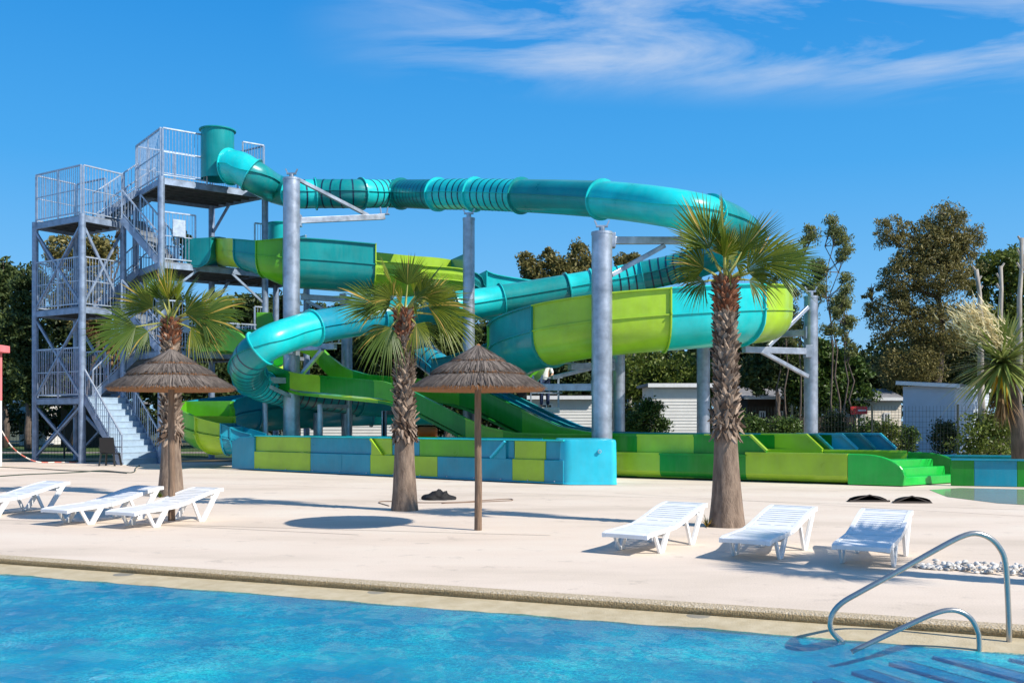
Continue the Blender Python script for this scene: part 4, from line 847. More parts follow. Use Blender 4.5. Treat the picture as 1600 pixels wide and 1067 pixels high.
# ------------------------------------------------------------ small things on the deck
pb = MB(); rs = random.Random(4)
for i in range(620):
    u = rs.random(); a = V((4.35 + 2.6 * u, 0, 0)); yc = 10.75 - .42 * (a.x - 4.35); y = yc + rs.uniform(-.28, .28) * min(1, .35 + u * 3); r = rs.uniform(.012, .034); c = V((a.x, y, r * .5 + (rs.uniform(0, .05) if u > .1 else 0)))
    sx, sy, sz_ = r * rs.uniform(.8, 1.4), r * rs.uniform(.7, 1.2), r * rs.uniform(.55, .85); rz = rs.uniform(0, 3.1); vs = []
    for (x, y_, z) in [(0, 0, 1)] + [(math.cos(t * PI / 3) * .87, math.sin(t * PI / 3) * .87, .45) for t in range(6)] + [(math.cos(t * PI / 3 + .5), math.sin(t * PI / 3 + .5), -.3) for t in range(6)]:
        x2 = x * sx * math.cos(rz) - y_ * sy * math.sin(rz); y2 = x * sx * math.sin(rz) + y_ * sy * math.cos(rz); k = rs.uniform(.88, 1.1); vs.append(c + V((x2 * k, y2 * k, z * sz_ * k)))
    pb.add(vs, [(0, 1 + t, 1 + (t + 1) % 6) for t in range(6)] + [(1 + t, 7 + t, 1 + (t + 1) % 6) for t in range(6)] + [(7 + t, 7 + (t + 1) % 6, 1 + (t + 1) % 6) for t in range(6)])
tag(pb.build('pebbles', leafmat('white pebbles', (.38, .35, .31), (.74, .71, .66), 0, .7), smooth=True), 'bed of rounded white pebbles behind the pool handrail', 'pebbles', kind='stuff')
def black_dome(px, py, wdt, lab, sg):
    root = G(px, py); mb = MB(); n = 14; rows = 7; hh = .13
    for i in range(rows + 1):
        t = i / rows
        for k in range(n + 1):
            a = PI * k / n; r = 1 - t; x = math.cos(a) * wdt / 2 * r * (1.1 if a > 1.5 else .95); y = math.sin(a) * wdt * .55 * r; z = hh * math.sqrt(max(0, 1 - r * r)) * (1 - .12 * (k % 5 == 0)); mb.v.append(tuple(root + V((x * sg, y, z))))
    for i in range(rows):
        for k in range(n): b = i * (n + 1) + k; mb.f.append([b, b + 1, b + n + 2, b + n + 1]); mb.m.append(0)
    c = len(mb.v); mb.mi = 1
    for k in (0, 3, 7, 11, 14): a = PI * k / n; p = root + V((math.cos(a) * wdt / 2 * sg, math.sin(a) * wdt * .55, .01)); mb.bar(p, root + V((0, 0, hh + .01)), .018)
    mb.bar(root + V((-wdt / 2, 0, .02)), root + V((wdt / 2, 0, .02)), .04, .03)
    return tag(mb.build('folded_cover', [M['blackcloth'], mat('dark cover rib', (.05, .04, .035), .6)]), lab, 'cover', 'folded black covers')
black_dome(1359, 784, .78, 'left one of two low black folded covers lying on the deck', 1); black_dome(1425, 786, .72, 'right one of two low black folded covers lying on the deck', -1)
for px_, py_ in ((196, 897.5), (592, 925), (1092, 962)):
    c = G(px_, py_, -.085); mb = MB(); n = 18
    mb.lathe(c + V((0, 0, -.01)), [(.13, 0), (.13, .016), (.10, .02)], n); o = mb.build('gutter_drain', mat('drain cover', (.26, .24, .19), .6)); tag(o, {196: 'small drain cover in the pool gutter at far left', 592: 'small drain cover in the pool gutter below the parasol shadow', 1092: 'small drain cover in the pool gutter nearest the steel handrail'}[px_], 'drain cover', 'drain covers in the gutter')
# black bag
bg_ = MB(); c = G(684, 781) + V((0, .1, 0)); nu_, nv_ = 36, 16
for j in range(nv_ + 1):
    for i in range(nu_):
        a = 2 * PI * i / nu_; ph = PI / 2 * j / nv_; x = math.cos(a) * math.cos(ph) * .34; y = math.sin(a) * math.cos(ph) * .2; z = math.sin(ph) ** 1.2 * .19 * (1 - .35 * abs(x / .34)); k = 1 + .35 * noise.noise(V((x * 7, y * 7, z * 9))) ; bg_.v.append((c.x + x * k, c.y + y * k, max(0, z * (1 + .5 * noise.noise(V((x * 9, y * 9, 4)))))))
for j in range(nv_):
    for i in range(nu_): i2 = (i + 1) % nu_; bg_.f.append([j * nu_ + i, j * nu_ + i2, (j + 1) * nu_ + i2, (j + 1) * nu_ + i]); bg_.m.append(0)
tag(bg_.build('cloth_heap', M['blackcloth'], smooth=True), 'crumpled black cloth heap lying right of the middle palm', 'cloth')
# hose loop, cables, rope
def ground_line(name, pts, r, m, lab, cat, close=False):
    A = catmull([tuple(G(*p, z=r)) for p in pts], .1); return tag(MB().rod([V(a) for a in A], r, 6).build(name, m, smooth=True), lab, cat)
ground_line('hose', [(608, 790), (598, 787), (592, 785), (596, 783), (618, 783), (660, 785), (720, 784), (760, 781), (795, 779), (801, 781), (790, 782), (740, 784), (690, 786)], .009, mat('brown hose', (.20, .13, .09), .6), 'thin brown hose looped on the deck beside the middle palm', 'hose')
M['cable'] = mat('dark green hose', (.02, .045, .03), .5)
ground_line('cable', [(-5, 744), (40, 741), (90, 739), (130, 737), (160, 735), (205, 738), (212, 731), (218, 727)], .016, M['cable'], 'dark green hose lying across the deck in front of the tower', 'hose')
ground_line('cable', [(-5, 729), (60, 732), (110, 735), (170, 737), (198, 739)], .014, M['cable'], 'thin dark cable running from left edge towards the tower foot', 'cable')
rp = MB(); A = catmull([tuple(P(2, 672, 34)), tuple(P(18, 697, 34.4)), tuple(P(38, 713, 35)), tuple(P(60, 721.5, 35.6)), tuple(P(90, 722, 36.2)), tuple(P(120, 722, 36.4))], .06)
for k in range(0, len(A) - 4, 4): rp.mi = (k // 4) % 2; rp.rod([V(a) for a in A[k:k + 5]], .022, 6)
tag(rp.build('rope', [mat('white rope', (.7, .65, .6), .8), mat('red rope', (.55, .16, .12), .8)], smooth=True), 'sagging red and white rope from the pink hut to the tower foot', 'rope')
# pink hut at the left edge
M['pink'] = mat('pink painted wood', (.80, .21, .22), .7, 0, .08, 3); hut = empty('kiosk', (-19.4, 33.6, 0), 'pink and white wooden hut cut off by the left picture edge', 'hut')
xr = P(3, 600, 34).x; MB().box((xr - 1.5, 33.5, P(0, 625, 33).z / 2), (3, 1, P(0, 625, 33).z)).build('base_wall', M['white'], hut)
zb = P(0, 625, 33).z; zt_ = P(0, 548, 33).z; MB().box((xr - 1.5, 33.5, (zb + zt_) / 2 + .002), (3.01, 1.01, zt_ - zb)).build('upper_wall', M['pink'], hut)
MB().box((xr - 1.35, 33.6, zt_ + .12), (3.06, 1.2, .24)).build('roof', M['pink'], hut, bevel=.02)
# black plastic chair beside the stairs
chr_ = empty('plastic_chair', G(171, 727.5), 'black plastic armchair standing at the foot of the tower stairs', 'chair'); b = chr_.location.copy()
mb = MB(); mb.box(b + V((0, .1, .42)), (.5, .48, .04)); mb.build('seat', M['black'], chr_, bevel=.01)
MB().prism([b + V((-.27, -.2, .45)), b + V((.27, -.2, .45)), b + V((.25, -.26, .98)), b + V((-.25, -.26, .98))], (0, .04, 0)).build('backrest', M['black'], chr_, bevel=.02)
for sx in (-1, 1):
    MB().bar(b + V((sx * .27, -.22, .66)), b + V((sx * .27, .32, .64)), .05, .03).build('armrest', M['black'], chr_)
    for sy in (-.2, .32): MB().bar(b + V((sx * .22, sy * .9, .42)), b + V((sx * .27, sy * 1.1, 0)), .05).build('leg', M['black'], chr_)
# ------------------------------------------------------------ background: homes, fence, lift, plants, trees
M['siding'] = mat('white siding', (.70, .69, .66), .6, 0, .06, 2); M['siding_blue'] = mat('pale grey siding', (.52, .57, .64), .6, 0, .06, 2); M['cream'] = mat('cream siding', (.78, .70, .58), .6, 0, .06, 2)
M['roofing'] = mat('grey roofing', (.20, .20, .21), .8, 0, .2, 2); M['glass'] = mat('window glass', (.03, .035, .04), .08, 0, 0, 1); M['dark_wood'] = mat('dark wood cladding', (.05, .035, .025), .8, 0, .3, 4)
M['wire'] = mat('dark green fence wire', (.01, .02, .015), .5)
def home(px0, px1, Y, ytop, name, wallm, lab, roof='flat', Y1=None, yt1=None, win=(), over=.25, depth=3.5, door=None, base=.0):
    Y1 = Y1 or Y; a = XY(px0, Y); b = XY(px1, Y1); z0 = P(px0, ytop, Y).z; z1 = P(px1, yt1 or ytop, Y1).z if yt1 else z0
    d = (b - a).normalized(); n = V((-d.y, d.x, 0)); Lw = (b - a).length; root = empty(name, a, lab, 'mobile home')
    mb = MB(); z = base; rows = int((max(z0, z1)) / .14)
    for k in range(rows):            # lapped boards
        zz = k * .14
        mb.prism([a + n * .0 + V((0, 0, zz)) - n * .018, a + V((0, 0, zz + .138)) - n * .0, a + n * .05 + V((0, 0, zz + .138)), a + n * .05 + V((0, 0, zz))], d * Lw)
    mb.build('wall', wallm, root)
    mb = MB(); mb.prism([a + n * .05 , b + n * .05, b + n * depth, a + n * depth], (0, 0, min(z0, z1))); mb.build('wall', wallm, root)
    mb = MB()
    if roof == 'flat': mb.prism([a - n * over - d * over + V((0, 0, z0 + .001)), b - n * over + d * over + V((0, 0, z1)), b - n * over + d * over + V((0, 0, z1 + .12)), a - n * over - d * over + V((0, 0, z0 + .12))], n * (depth + 2 * over))
    else:
        e0 = V((0, 0, z0)); r0 = V((0, 0, z0 + roof)); mb.prism([a - n * over - d * over + e0, a + n * depth / 2 - d * over + r0, a + n * (depth + over) - d * over + e0], d * (Lw + 2 * over))
    mb.build('roof', M['roofing'], root)
    MB().bar(a - n * (over + .02) - d * over + V((0, 0, z0 + .02)), b - n * (over + .02) + d * over + V((0, 0, z1 + .02)), .05, .16).build('fascia', M['white'], root)
    for (f0, f1, za, zb) in win:
        c = a + d * Lw * (f0 + f1) / 2 + V((0, 0, (za + zb) / 2)) - n * .03; rz = math.atan2(d.y, d.x); fr_ = MB(); ww = Lw * (f1 - f0); hh = zb - za
        for s in (-1, 1): fr_.box(c + d * s * ww / 2, (.07, .06, hh), rz); fr_.box(c + V((0, 0, s * hh / 2)), (ww + .07, .062, .07), rz)
        fr_.box(c, (.04, .05, hh), rz); w_ = fr_.build('window', M['white'], root); MB().box(c + n * .02, (ww - .03, .02, hh - .03), rz).build('pane', M['glass'], w_)
    return root
home(470, 640, 46, 622, 'mobile_home', M['siding'], 'white sided home glimpsed under the slides left of the middle palm')
home(1020, 1104, 44, 603, 'mobile_home', M['siding'], 'grey weatherboard home with a flat end wall behind the round bush')
home(830, 925, 46, 622, 'mobile_home', M['siding'], 'white sided home with a blue window seen behind the work platform', win=((.16, .34, 1.0, 2.3),))
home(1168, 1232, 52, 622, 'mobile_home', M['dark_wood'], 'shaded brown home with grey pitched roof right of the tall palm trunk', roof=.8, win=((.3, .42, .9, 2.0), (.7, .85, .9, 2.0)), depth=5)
home(1338, 1408, 50, 624, 'mobile_home', M['cream'], 'sunlit cream home with grey roof and white eaves behind the shrubs', roof=.62, win=((.62, .74, .9, 1.9), (.1, .18, 1.2, 1.9)), depth=5)
home(1411, 1492, 44.6, 599, 'mobile_home', M['siding_blue'], 'large pale blue-grey sided home with sloping flat roof at right', Y1=43.4, yt1=604)
home(1493, 1545, 43.5, 605, 'mobile_home', M['siding_blue'], 'shaded end of a pale home behind the yucca', Y1=46.5, yt1=611, depth=.3, over=.05)
home(30, 70, 62, 628, 'mobile_home', M['siding'], 'small distant white home behind the trunks at far left')
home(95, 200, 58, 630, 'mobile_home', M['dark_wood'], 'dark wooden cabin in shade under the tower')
# wire fence with posts
def fence(px0, Y0, px1, Y1, h, lab, dx=.12):
    a = XY(px0, Y0); b = XY(px1, Y1); d = (b - a); n = int(d.length / 2.5); root = empty('wire_fence', a, lab, 'fence')
    for k in range(n + 1): p = a.lerp(b, k / n); MB().bar(p, p + V((0, 0, h)), .06).build('post', M['wire'], root)
    mb = MB()
    for k in range(int(d.length / dx)): p = a + d.normalized() * k * dx; mb.bar(p, p + V((0, 0, h - .05)), .008)
    for k in range(int(h / .2)): mb.bar(a + V((0, 0, .1 + k * .2)), b + V((0, 0, .1 + k * .2)), .008)
    mb.build('mesh_panel', M['wire'], root)
fence(1120, 40, 1640, 35, 2.15, 'dark green wire mesh fence across the right background')
fence(-20, 40, 330, 42, 1.5, 'low dark wire fence behind the tower at left')
# boundary boards
pf = empty('picket_fence', XY(1160, 47), 'dark vertical board fence in the shade behind the hedges', 'fence')
for k in range(40): p = XY(1165 + k * 4.3, 47); mb = MB(); mb.box(p + V((0, 0, .85)), (.10, .03, 1.7)); mb.build('board', M['dark_wood'], pf)
for z in (.4, 1.4): MB().bar(XY(1163, 47.04) + V((0, 0, z)), XY(1336, 47.04) + V((0, 0, z)), .04, .08).build('rail', M['dark_wood'], pf)
# red sign
sg = empty('sign', XY(1345, 43), 'small red sign with white lettering standing in front of the shrubs', 'sign'); c = P(1342, 641, 43); MB().box(c, (.72, .04, .34)).build('sign_board', mat('red sign face', (.5, .012, .018), .5), sg)
MB().bar((c.x, c.y + .04, 0), (c.x, c.y + .04, c.z), .05).build('post', M['wire'], sg)
mb = MB(); 
for i in range(7): mb.box((c.x - .03 + i * .052, c.y - .024, c.z + .0), (.036, .006, .07 if i % 2 else .055))
mb.build('lettering', M['white'], sg)
mb = MB(); A = [c + V((-.21 + .09 * math.cos(t), -.026, .0 + .09 * math.sin(t))) for t in np.linspace(.7, 5.6, 14)]; mb.rod(A, .014, 6); mb.build('emblem', mat('orange emblem', (.7, .14, .04), .5), sg)
# work platform with a person
lf = empty('work_platform', XY(850, 34.5), 'white lift basket with rails, raised behind the racer slide', 'lift platform'); c = P(851, 641, 34.5)
MB().box(c, (1.02, .8, .2)).build('basket_floor', M['white'], lf, bevel=.03); mb = MB()
for x in (-.48, .48):
    for y in (-.36, .36): mb.bar(c + V((x, y, .1)), c + V((x, y, 1.12)), .035)
for z in (.6, 1.12):
    mb.bar(c + V((-.48, -.36, z)), c + V((.6, -.36, z)), .035); mb.bar(c + V((-.48, .36, z)), c + V((.48, .36, z)), .035)
    for x in (-.48, .48): mb.bar(c + V((x, -.36, z)), c + V((x, .36, z)), .035)
mb.build('guard_rail', M['galv_light'], lf); MB().box(c + V((-.78, 0, .55)), (.32, .25, .5)).build('control_box', M['black'], lf, bevel=.02)
mb = MB(); mb.bar(V((c.x, c.y, 0)), c + V((0, 0, -.1)), .3); mb.build('mast', M['galv'], lf); mb = MB(); mb.box((c.x, c.y, .25), (1.4, .9, .4)); mb.build('chassis', M['white'], lf, bevel=.05)
def skin(name, verts, edges, rad, m, parent):
    me = bpy.data.meshes.new(name); me.from_pydata([tuple(v) for v in verts], edges, []); ob = bpy.data.objects.new(name, me); COL.objects.link(ob); ob.parent = parent
    ob.modifiers.new('skin', 'SKIN'); me.skin_vertices[0].data[0].use_root = True
    for i, r in enumerate(rad): me.skin_vertices[0].data[i].radius = (r, r)
    s = ob.modifiers.new('sub', 'SUBSURF'); s.levels = 2; s.render_levels = 2; me.materials.append(m); 
    for md in ob.modifiers: 
        if md.type == 'SKIN': md.use_smooth_shade = True
    return ob
M['skin'] = mat('skin', (.42, .25, .17), .6, 0, .05, 5); M['shirt'] = mat('white work shirt', (.75, .76, .78), .8, 0, .08, 8); M['jeans'] = mat('navy trousers', (.015, .03, .09), .8, 0, .2, 10); M['hair'] = mat('dark hair', (.02, .015, .01), .7)
pc = c + V((0, 0, .1)); pr_ = empty('person', pc, 'person in white shirt and navy trousers standing on the white lift basket', 'person')
bv = [(0, 0, .92), (0, 0, 1.15), (0, .01, 1.38), (0, .01, 1.48), (0, -.02, 1.58), (0, -.03, 1.68), (-.2, 0, 1.38), (-.27, -.1, 1.15), (-.2, -.3, 1.05), (-.18, -.37, 1.04), (.2, 0, 1.38), (.27, -.1, 1.15), (.2, -.3, 1.05), (.18, -.37, 1.04), (-.1, 0, .88), (-.11, -.02, .48), (-.11, .02, .07), (-.12, -.12, .03), (.1, 0, .88), (.11, -.02, .48), (.11, .02, .07), (.12, -.12, .03)]
be = [(0, 1), (1, 2), (2, 3), (3, 4), (4, 5), (2, 6), (6, 7), (7, 8), (8, 9), (2, 10), (10, 11), (11, 12), (12, 13), (0, 14), (14, 15), (15, 16), (16, 17), (0, 18), (18, 19), (19, 20), (20, 21)]
br = [.14, .13, .15, .055, .085, .085, .055, .042, .032, .03, .055, .042, .032, .03, .085, .058, .042, .035, .085, .058, .042, .035]
skin('body', bv, be, br, M['skin'], pr_)
skin('shirt', [bv[i] for i in (1, 2, 0, 6, 7, 10, 11)], [(0, 1), (0, 2), (1, 3), (3, 4), (1, 5), (5, 6)], [.155, .175, .165, .075, .062, .075, .062], M['shirt'], pr_)
skin('trousers', [bv[i] for i in (0, 14, 15, 16, 18, 19, 20)], [(0, 1), (1, 2), (2, 3), (0, 4), (4, 5), (5, 6)], [.15, .105, .078, .062, .105, .078, .062], M['jeans'], pr_)
skin('hair', [(0, .0, 1.70), (0, -.01, 1.745)], [(0, 1)], [.092, .07], M['hair'], pr_)
# orange tank behind the racer legs
ot = MB(); c = P(668, 675, 36.2); ot.rod([c + V((-.35, 0, 0)), c + V((-.28, 0, 0)), c + V((.28, 0, 0)), c + V((.35, 0, 0))], [.14, .2, .2, .14], 18); ot.box((c.x, c.y, c.z / 2 - .1), (.5, .3, c.z - .2)); tag(ot.build('tank', mat('orange plastic', (.75, .17, .015), .5), smooth=True, auto=35), 'orange rounded plastic tank behind the trunk of the middle palm', 'tank')

# foliage
def leaf_cloud(pts, sizes, asp=.45, seed=0, nbias=.0, hang=0.0):
    r = np.random.default_rng(seed); n = len(pts); a = r.normal(size=(n, 3)); a[:, 2] -= hang; a /= np.linalg.norm(a, axis=1)[:, None]; b = r.normal(size=(n, 3)); b -= a * (a * b).sum(1)[:, None]; b /= np.linalg.norm(b, axis=1)[:, None]
    s = sizes[:, None]; v = np.stack([pts - a * s, pts + b * s * asp, pts + a * s, pts - b * s * asp], 1).reshape(-1, 3); return v
def mesh_quads(name, v, m, parent=None):
    n = len(v) // 4; me = bpy.data.meshes.new(name); me.vertices.add(len(v)); o_ = np.array(off_of(parent)); me.vertices.foreach_set('co', (v - o_).astype(np.float32).ravel()); me.loops.add(len(v)); me.polygons.add(n)
    me.loops.foreach_set('vertex_index', np.arange(len(v), dtype=np.int32)); me.polygons.foreach_set('loop_start', np.arange(0, len(v), 4, dtype=np.int32)); me.polygons.foreach_set('loop_total', np.full(n, 4, dtype=np.int32)); me.update(); me.validate()
    me.materials.append(m); ob = bpy.data.objects.new(name, me); COL.objects.link(ob); ob.parent = parent; return ob
def clumps(blobs, nleaf, size, seed, nc=40, tight=.20, asp=.45, hang=0, shell=.55):
    """blobs: (center, radii). Leaves gather round sub-clump centres spread in each blob"""
    r = np.random.default_rng(seed); P_ = []; vol = np.array([b[1][0] * b[1][1] * b[1][2] for b in blobs]) ** .72; vol /= vol.sum()
    for (c, rad), wgt in zip(blobs, vol):
        k = max(5, int(nc * wgt * len(blobs) ** .5)); d = r.normal(size=(k, 3)); d /= np.linalg.norm(d, axis=1)[:, None]; rr = (shell + (1 - shell) * r.random(k)) ** 1.0; rr *= r.uniform(.72, 1.08, k)
        cc = np.array(c) + d * rr[:, None] * np.array(rad); m = int(nleaf * wgt); pick = r.integers(0, k, m); sc = np.mean(rad) * tight * r.uniform(.6, 1.5, k)
        q_ = r.normal(size=(m, 3)); q_ /= (np.linalg.norm(q_, axis=1)[:, None] + 1e-6); q_ *= r.random(m)[:, None] ** .45
        P_.append(cc[pick] + q_ * sc[pick][:, None] * np.array([1.15, 1.15, .85]) * 1.6)
    P_ = np.vstack(P_); return leaf_cloud(P_, size * r.uniform(.6, 1.4, len(P_)), asp, seed, hang=hang)
GM = {'pine': leafmat('pine foliage', (.022, .045, .012), (.085, .115, .03), .18, .6), 'dark': leafmat('dark evergreen foliage', (.014, .03, .008), (.06, .085, .02), .15, .6), 'euc': leafmat('eucalyptus foliage', (.085, .085, .022), (.33, .28, .10), .32, .45),
      'euc_green': leafmat('young eucalyptus foliage', (.09, .12, .04), (.30, .32, .11), .35, .45), 'hedge': leafmat('hedge foliage', (.025, .06, .01), (.10, .16, .03), .2, .45), 'dry': leafmat('dry brown foliage', (.12, .07, .03), (.30, .19, .09), .2, .7), 'bright': leafmat('fresh green foliage', (.05, .09, .012), (.18, .22, .04), .3, .45)}
M['bark'] = mat('grey brown bark', (.12, .09, .07), .9, 0, .4, 5, .8, 12, stretch=(3, 3, .6)); M['pale_bark'] = mat('pale smooth bark', (.33, .30, .26), .8, 0, .4, 2.5, .5, 8, stretch=(2, 2, .6))
def tree(name, lab, base, blobs, gm, nleaf, size, seed, cat='tree', grp='trees behind the slides', trunk=.2, pale=False, nc=60, tight=.2, asp=.45, hang=0, shell=.55, twigs=10, stems=1):
    rs = random.Random(seed); base = V(base); root = empty(name, base, lab, cat, grp); mesh_quads('crown' if cat == 'tree' else 'foliage', clumps([((b[0]), b[1]) for b in blobs], nleaf, size, seed, nc, tight, asp, hang, shell), GM[gm], root)
    mb = MB()
    for s in range(stems):
        bx = base + V((rs.uniform(-.5, .5) * (stems > 1), rs.uniform(-.4, .4) * (stems > 1), 0)); tops = [V(b[0]) for b in blobs]; hi = max(tops, key=lambda v: v.z); tp = bx.lerp(hi, .5) + V((rs.uniform(-.3, .3), 0, 0))
        mb.rod([V(a) for a in catmull([tuple(bx), tuple(bx.lerp(tp, .5) + V((rs.uniform(-.25, .25), rs.uniform(-.2, .2), 0))), tuple(tp), tuple(hi)], 1.0)], [max(.02, trunk * (1 - .85 * k / 12)) for k in range(len(catmull([tuple(bx), tuple(bx.lerp(tp, .5)), tuple(tp), tuple(hi)], 1.0)) + 6)][:len(catmull([tuple(bx), tuple(bx.lerp(tp, .5)), tuple(tp), tuple(hi)], 1.0)) + 6], 8) if False else None
        n = 9; pts = [bx + (hi - bx) * (k / n) + V((rs.uniform(-.12, .12) * k ** .5, rs.uniform(-.1, .1), 0)) for k in range(n + 1)]; mb.rod(pts, [max(.02, trunk * (1 - .9 * k / n)) for k in range(n + 1)], 8)
        for b_ in blobs:
            c = V(b_[0]); j = max(1, min(n - 1, int(n * max(.15, (c.z - base.z - b_[1][2] * .6) / max(.1, (hi.z - base.z)))))); mb.rod([pts[j], pts[j].lerp(c, .5) + V((0, 0, -.1)), c], [trunk * .45, trunk * .28, .02], 6)
            for _ in range(max(1, twigs // len(blobs))):
                d = V((rs.gauss(0, 1), rs.gauss(0, 1), rs.gauss(0.2, 1))).normalized(); e_ = c + V((d.x * b_[1][0], d.y * b_[1][1], d.z * b_[1][2])) * .8; mb.rod([c, c.lerp(e_, .5) + V((0, 0, .15)), e_], [trunk * .16, trunk * .11, .008], 5)
    mb.build('trunk' if cat == 'tree' else 'stem', M['pale_bark' if pale else 'bark'], root, smooth=True); return root
def B(px, py, Y, w_, h_, dep=None):   # blob from a picture position and half sizes in pixels at depth Y
    k = Y / F; return (tuple(P(px, py, Y)), (w_ * k, (dep or w_ * .8) * k, h_ * k))
# left conifers
tree('pine_tree', 'tall dark pine at far left beyond the pink hut', XY(8, 56), [B(5, 440, 56, 34, 42), B(-5, 520, 56, 45, 60), B(10, 600, 56, 40, 40)], 'pine', 15000, .13, 21, tight=.22, nc=110)
tree('pine_tree', 'dark pine left of the tower with a pointed top', XY(45, 52), [B(48, 452, 52, 26, 40), B(36, 520, 52, 36, 55), B(60, 590, 52, 38, 45)], 'pine', 15000, .12, 22, nc=110)
tree('tree', 'loose tan and green tree seen through the tower uprights', XY(100, 50), [B(98, 395, 50, 26, 32), B(150, 400, 50, 32, 40), B(125, 470, 50, 40, 50), B(200, 330, 50, 14, 22)], 'euc', 9000, .12, 23, nc=90, tight=.26, stems=2, trunk=.14)
tree('pine_tree', 'dark pine directly behind the tower stairs', XY(120, 58), [B(120, 500, 58, 50, 60), B(110, 590, 58, 55, 50), B(160, 560, 58, 45, 55)], 'dark', 15000, .15, 24, nc=110)
tree('tree', 'dry brown leaved tree behind the lower tower landings', XY(175, 47), [B(150, 505, 47, 28, 34), B(200, 480, 47, 30, 40), B(180, 560, 47, 30, 30)], 'dry', 7000, .10, 25, nc=80, tight=.2)
tree('pine_tree', 'dark pine behind the left palm crown', XY(255, 55), [B(250, 500, 55, 50, 60), B(240, 580, 55, 50, 60), B(292, 380, 55, 20, 30)], 'dark', 13000, .14, 26, nc=100)
tree('pine_tree', 'dark pine between tower and left steel column', XY(345, 54), [B(350, 510, 54, 48, 45), B(330, 590, 54, 55, 45), B(395, 490, 54, 36, 36)], 'pine', 15000, .14, 27, nc=110)
tree('pine_tree', 'dark pine under the first drop of the open slide', XY(430, 56), [B(430, 500, 56, 42, 46), B(450, 580, 56, 60, 50)], 'dark', 13000, .15, 28, nc=100)
tree('pine_tree', 'dense dark pine left of the middle palm', XY(520, 58), [B(510, 515, 58, 48, 46), B(530, 590, 58, 60, 40)], 'dark', 13000, .16, 29, nc=100)
tree('pine_tree', 'dense pine right of the middle palm trunk', XY(610, 56), [B(600, 525, 56, 50, 45), B(640, 590, 56, 50, 40)], 'pine', 13000, .15, 30, nc=100)
tree('pine_tree', 'green pine behind the slim centre column', XY(700, 54), [B(700, 530, 54, 50, 48), B(720, 600, 54, 55, 40)], 'pine', 14000, .14, 31, nc=100)
tree('pine_tree', 'dark pine behind the right umbrella', XY(790, 56), [B(780, 540, 56, 50, 50), B(830, 600, 56, 60, 40)], 'dark', 13000, .15, 32, nc=100)
tree('evergreen_tree', 'dark evergreen behind the lift basket', XY(890, 52), [B(880, 595, 52, 46, 45), B(910, 640, 52, 40, 30)], 'dark', 12000, .12, 33, nc=90)
tree('pine_tree', 'feathery green pine beneath the high loop', XY(1010, 50), [B(1000, 585, 50, 50, 46), B(1060, 590, 50, 50, 46), B(1110, 600, 50, 40, 40)], 'bright', 16000, .10, 34, nc=130, tight=.18)
tree('evergreen_tree', 'dark evergreen behind the right palm trunk', XY(1150, 55), [B(1150, 570, 55, 50, 45), B(1190, 600, 55, 45, 30)], 'dark', 12000, .14, 35, nc=90)
# eucalypts over the tubes
tree('eucalyptus_tree', 'rounded eucalyptus top left of the pair above the tube', XY(832, 62), [B(824, 408, 62, 15, 20), B(836, 432, 62, 24, 26), B(850, 450, 62, 24, 18)], 'euc', 5200, .12, 36, nc=55, tight=.26, pale=True)
tree('eucalyptus_tree', 'taller eucalyptus top left of the thickest column', XY(880, 62), [B(856, 402, 62, 13, 18), B(877, 418, 62, 20, 26), B(905, 400, 62, 18, 24), B(893, 440, 62, 30, 24), B(862, 440, 62, 14, 20)], 'euc', 8500, .12, 37, nc=80, tight=.26, pale=True)
tree('eucalyptus_tree', 'small eucalyptus top just right of the thickest column', XY(985, 64), [B(972, 412, 64, 12, 16), B(990, 404, 64, 14, 8), B(920, 420, 64, 8, 16)], 'euc', 2500, .12, 38, nc=40, tight=.28, pale=True)
def thin(px, Y, ytop, ybot, lab, seed, wv_=18, leaves=5200, gm='euc_green'):
    rs = random.Random(seed); bl = []
    y = ytop + 12
    while y < ybot: bl.append(B(px + rs.uniform(-wv_, wv_) * 1.35 * min(1, .35 + (y - ytop) / 60), y, Y, rs.uniform(.45, .9) * wv_, rs.uniform(.35, .65) * wv_)); y += wv_ * rs.uniform(.45, .85)
    return tree('young_eucalyptus', lab, XY(px, Y), bl, gm, leaves, .075, seed, nc=len(bl) * 12, tight=.34, trunk=.055, twigs=len(bl) * 3, asp=.32, hang=.8, shell=.3, stems=2)
thin(1302, 46, 332, 520, 'tallest thin young eucalyptus right of the tall palm', 41, 22, 6500); thin(1260, 47, 345, 520, 'slender young eucalyptus just behind the palm fronds', 42, 20, 5500); thin(1228, 48, 405, 540, 'sparse thin eucalyptus left of the end column', 43, 16, 3200)
thin(1325, 45, 440, 560, 'short leaning eucalyptus with fresh leaves', 44, 15, 3000)
tree('eucalyptus_tree', 'large olive brown eucalyptus with a broad crown at right', XY(1455, 52), [B(1392, 358, 52, 28, 30), B(1480, 345, 52, 36, 30), B(1450, 370, 52, 36, 30), B(1510, 385, 52, 32, 38), B(1425, 395, 52, 34, 34), B(1475, 390, 52, 40, 36), B(1470, 430, 52, 56, 44), B(1410, 440, 52, 42, 40), B(1400, 500, 52, 42, 48), B(1470, 510, 52, 62, 52), B(1420, 570, 52, 60, 40), B(1362, 470, 52, 14, 36)], 'euc', 62000, .078, 45, nc=330, tight=.17, pale=False, trunk=.3, twigs=60, asp=.35, hang=.7)
tree('evergreen_tree', 'bushy green tree at the right edge behind the pollarded trunks', XY(1575, 56), [B(1570, 415, 56, 48, 34), B(1530, 440, 56, 30, 36), B(1600, 470, 56, 46, 50), B(1550, 520, 56, 60, 50), B(1600, 580, 56, 60, 50)], 'bright', 20000, .13, 46, nc=150, tight=.18)
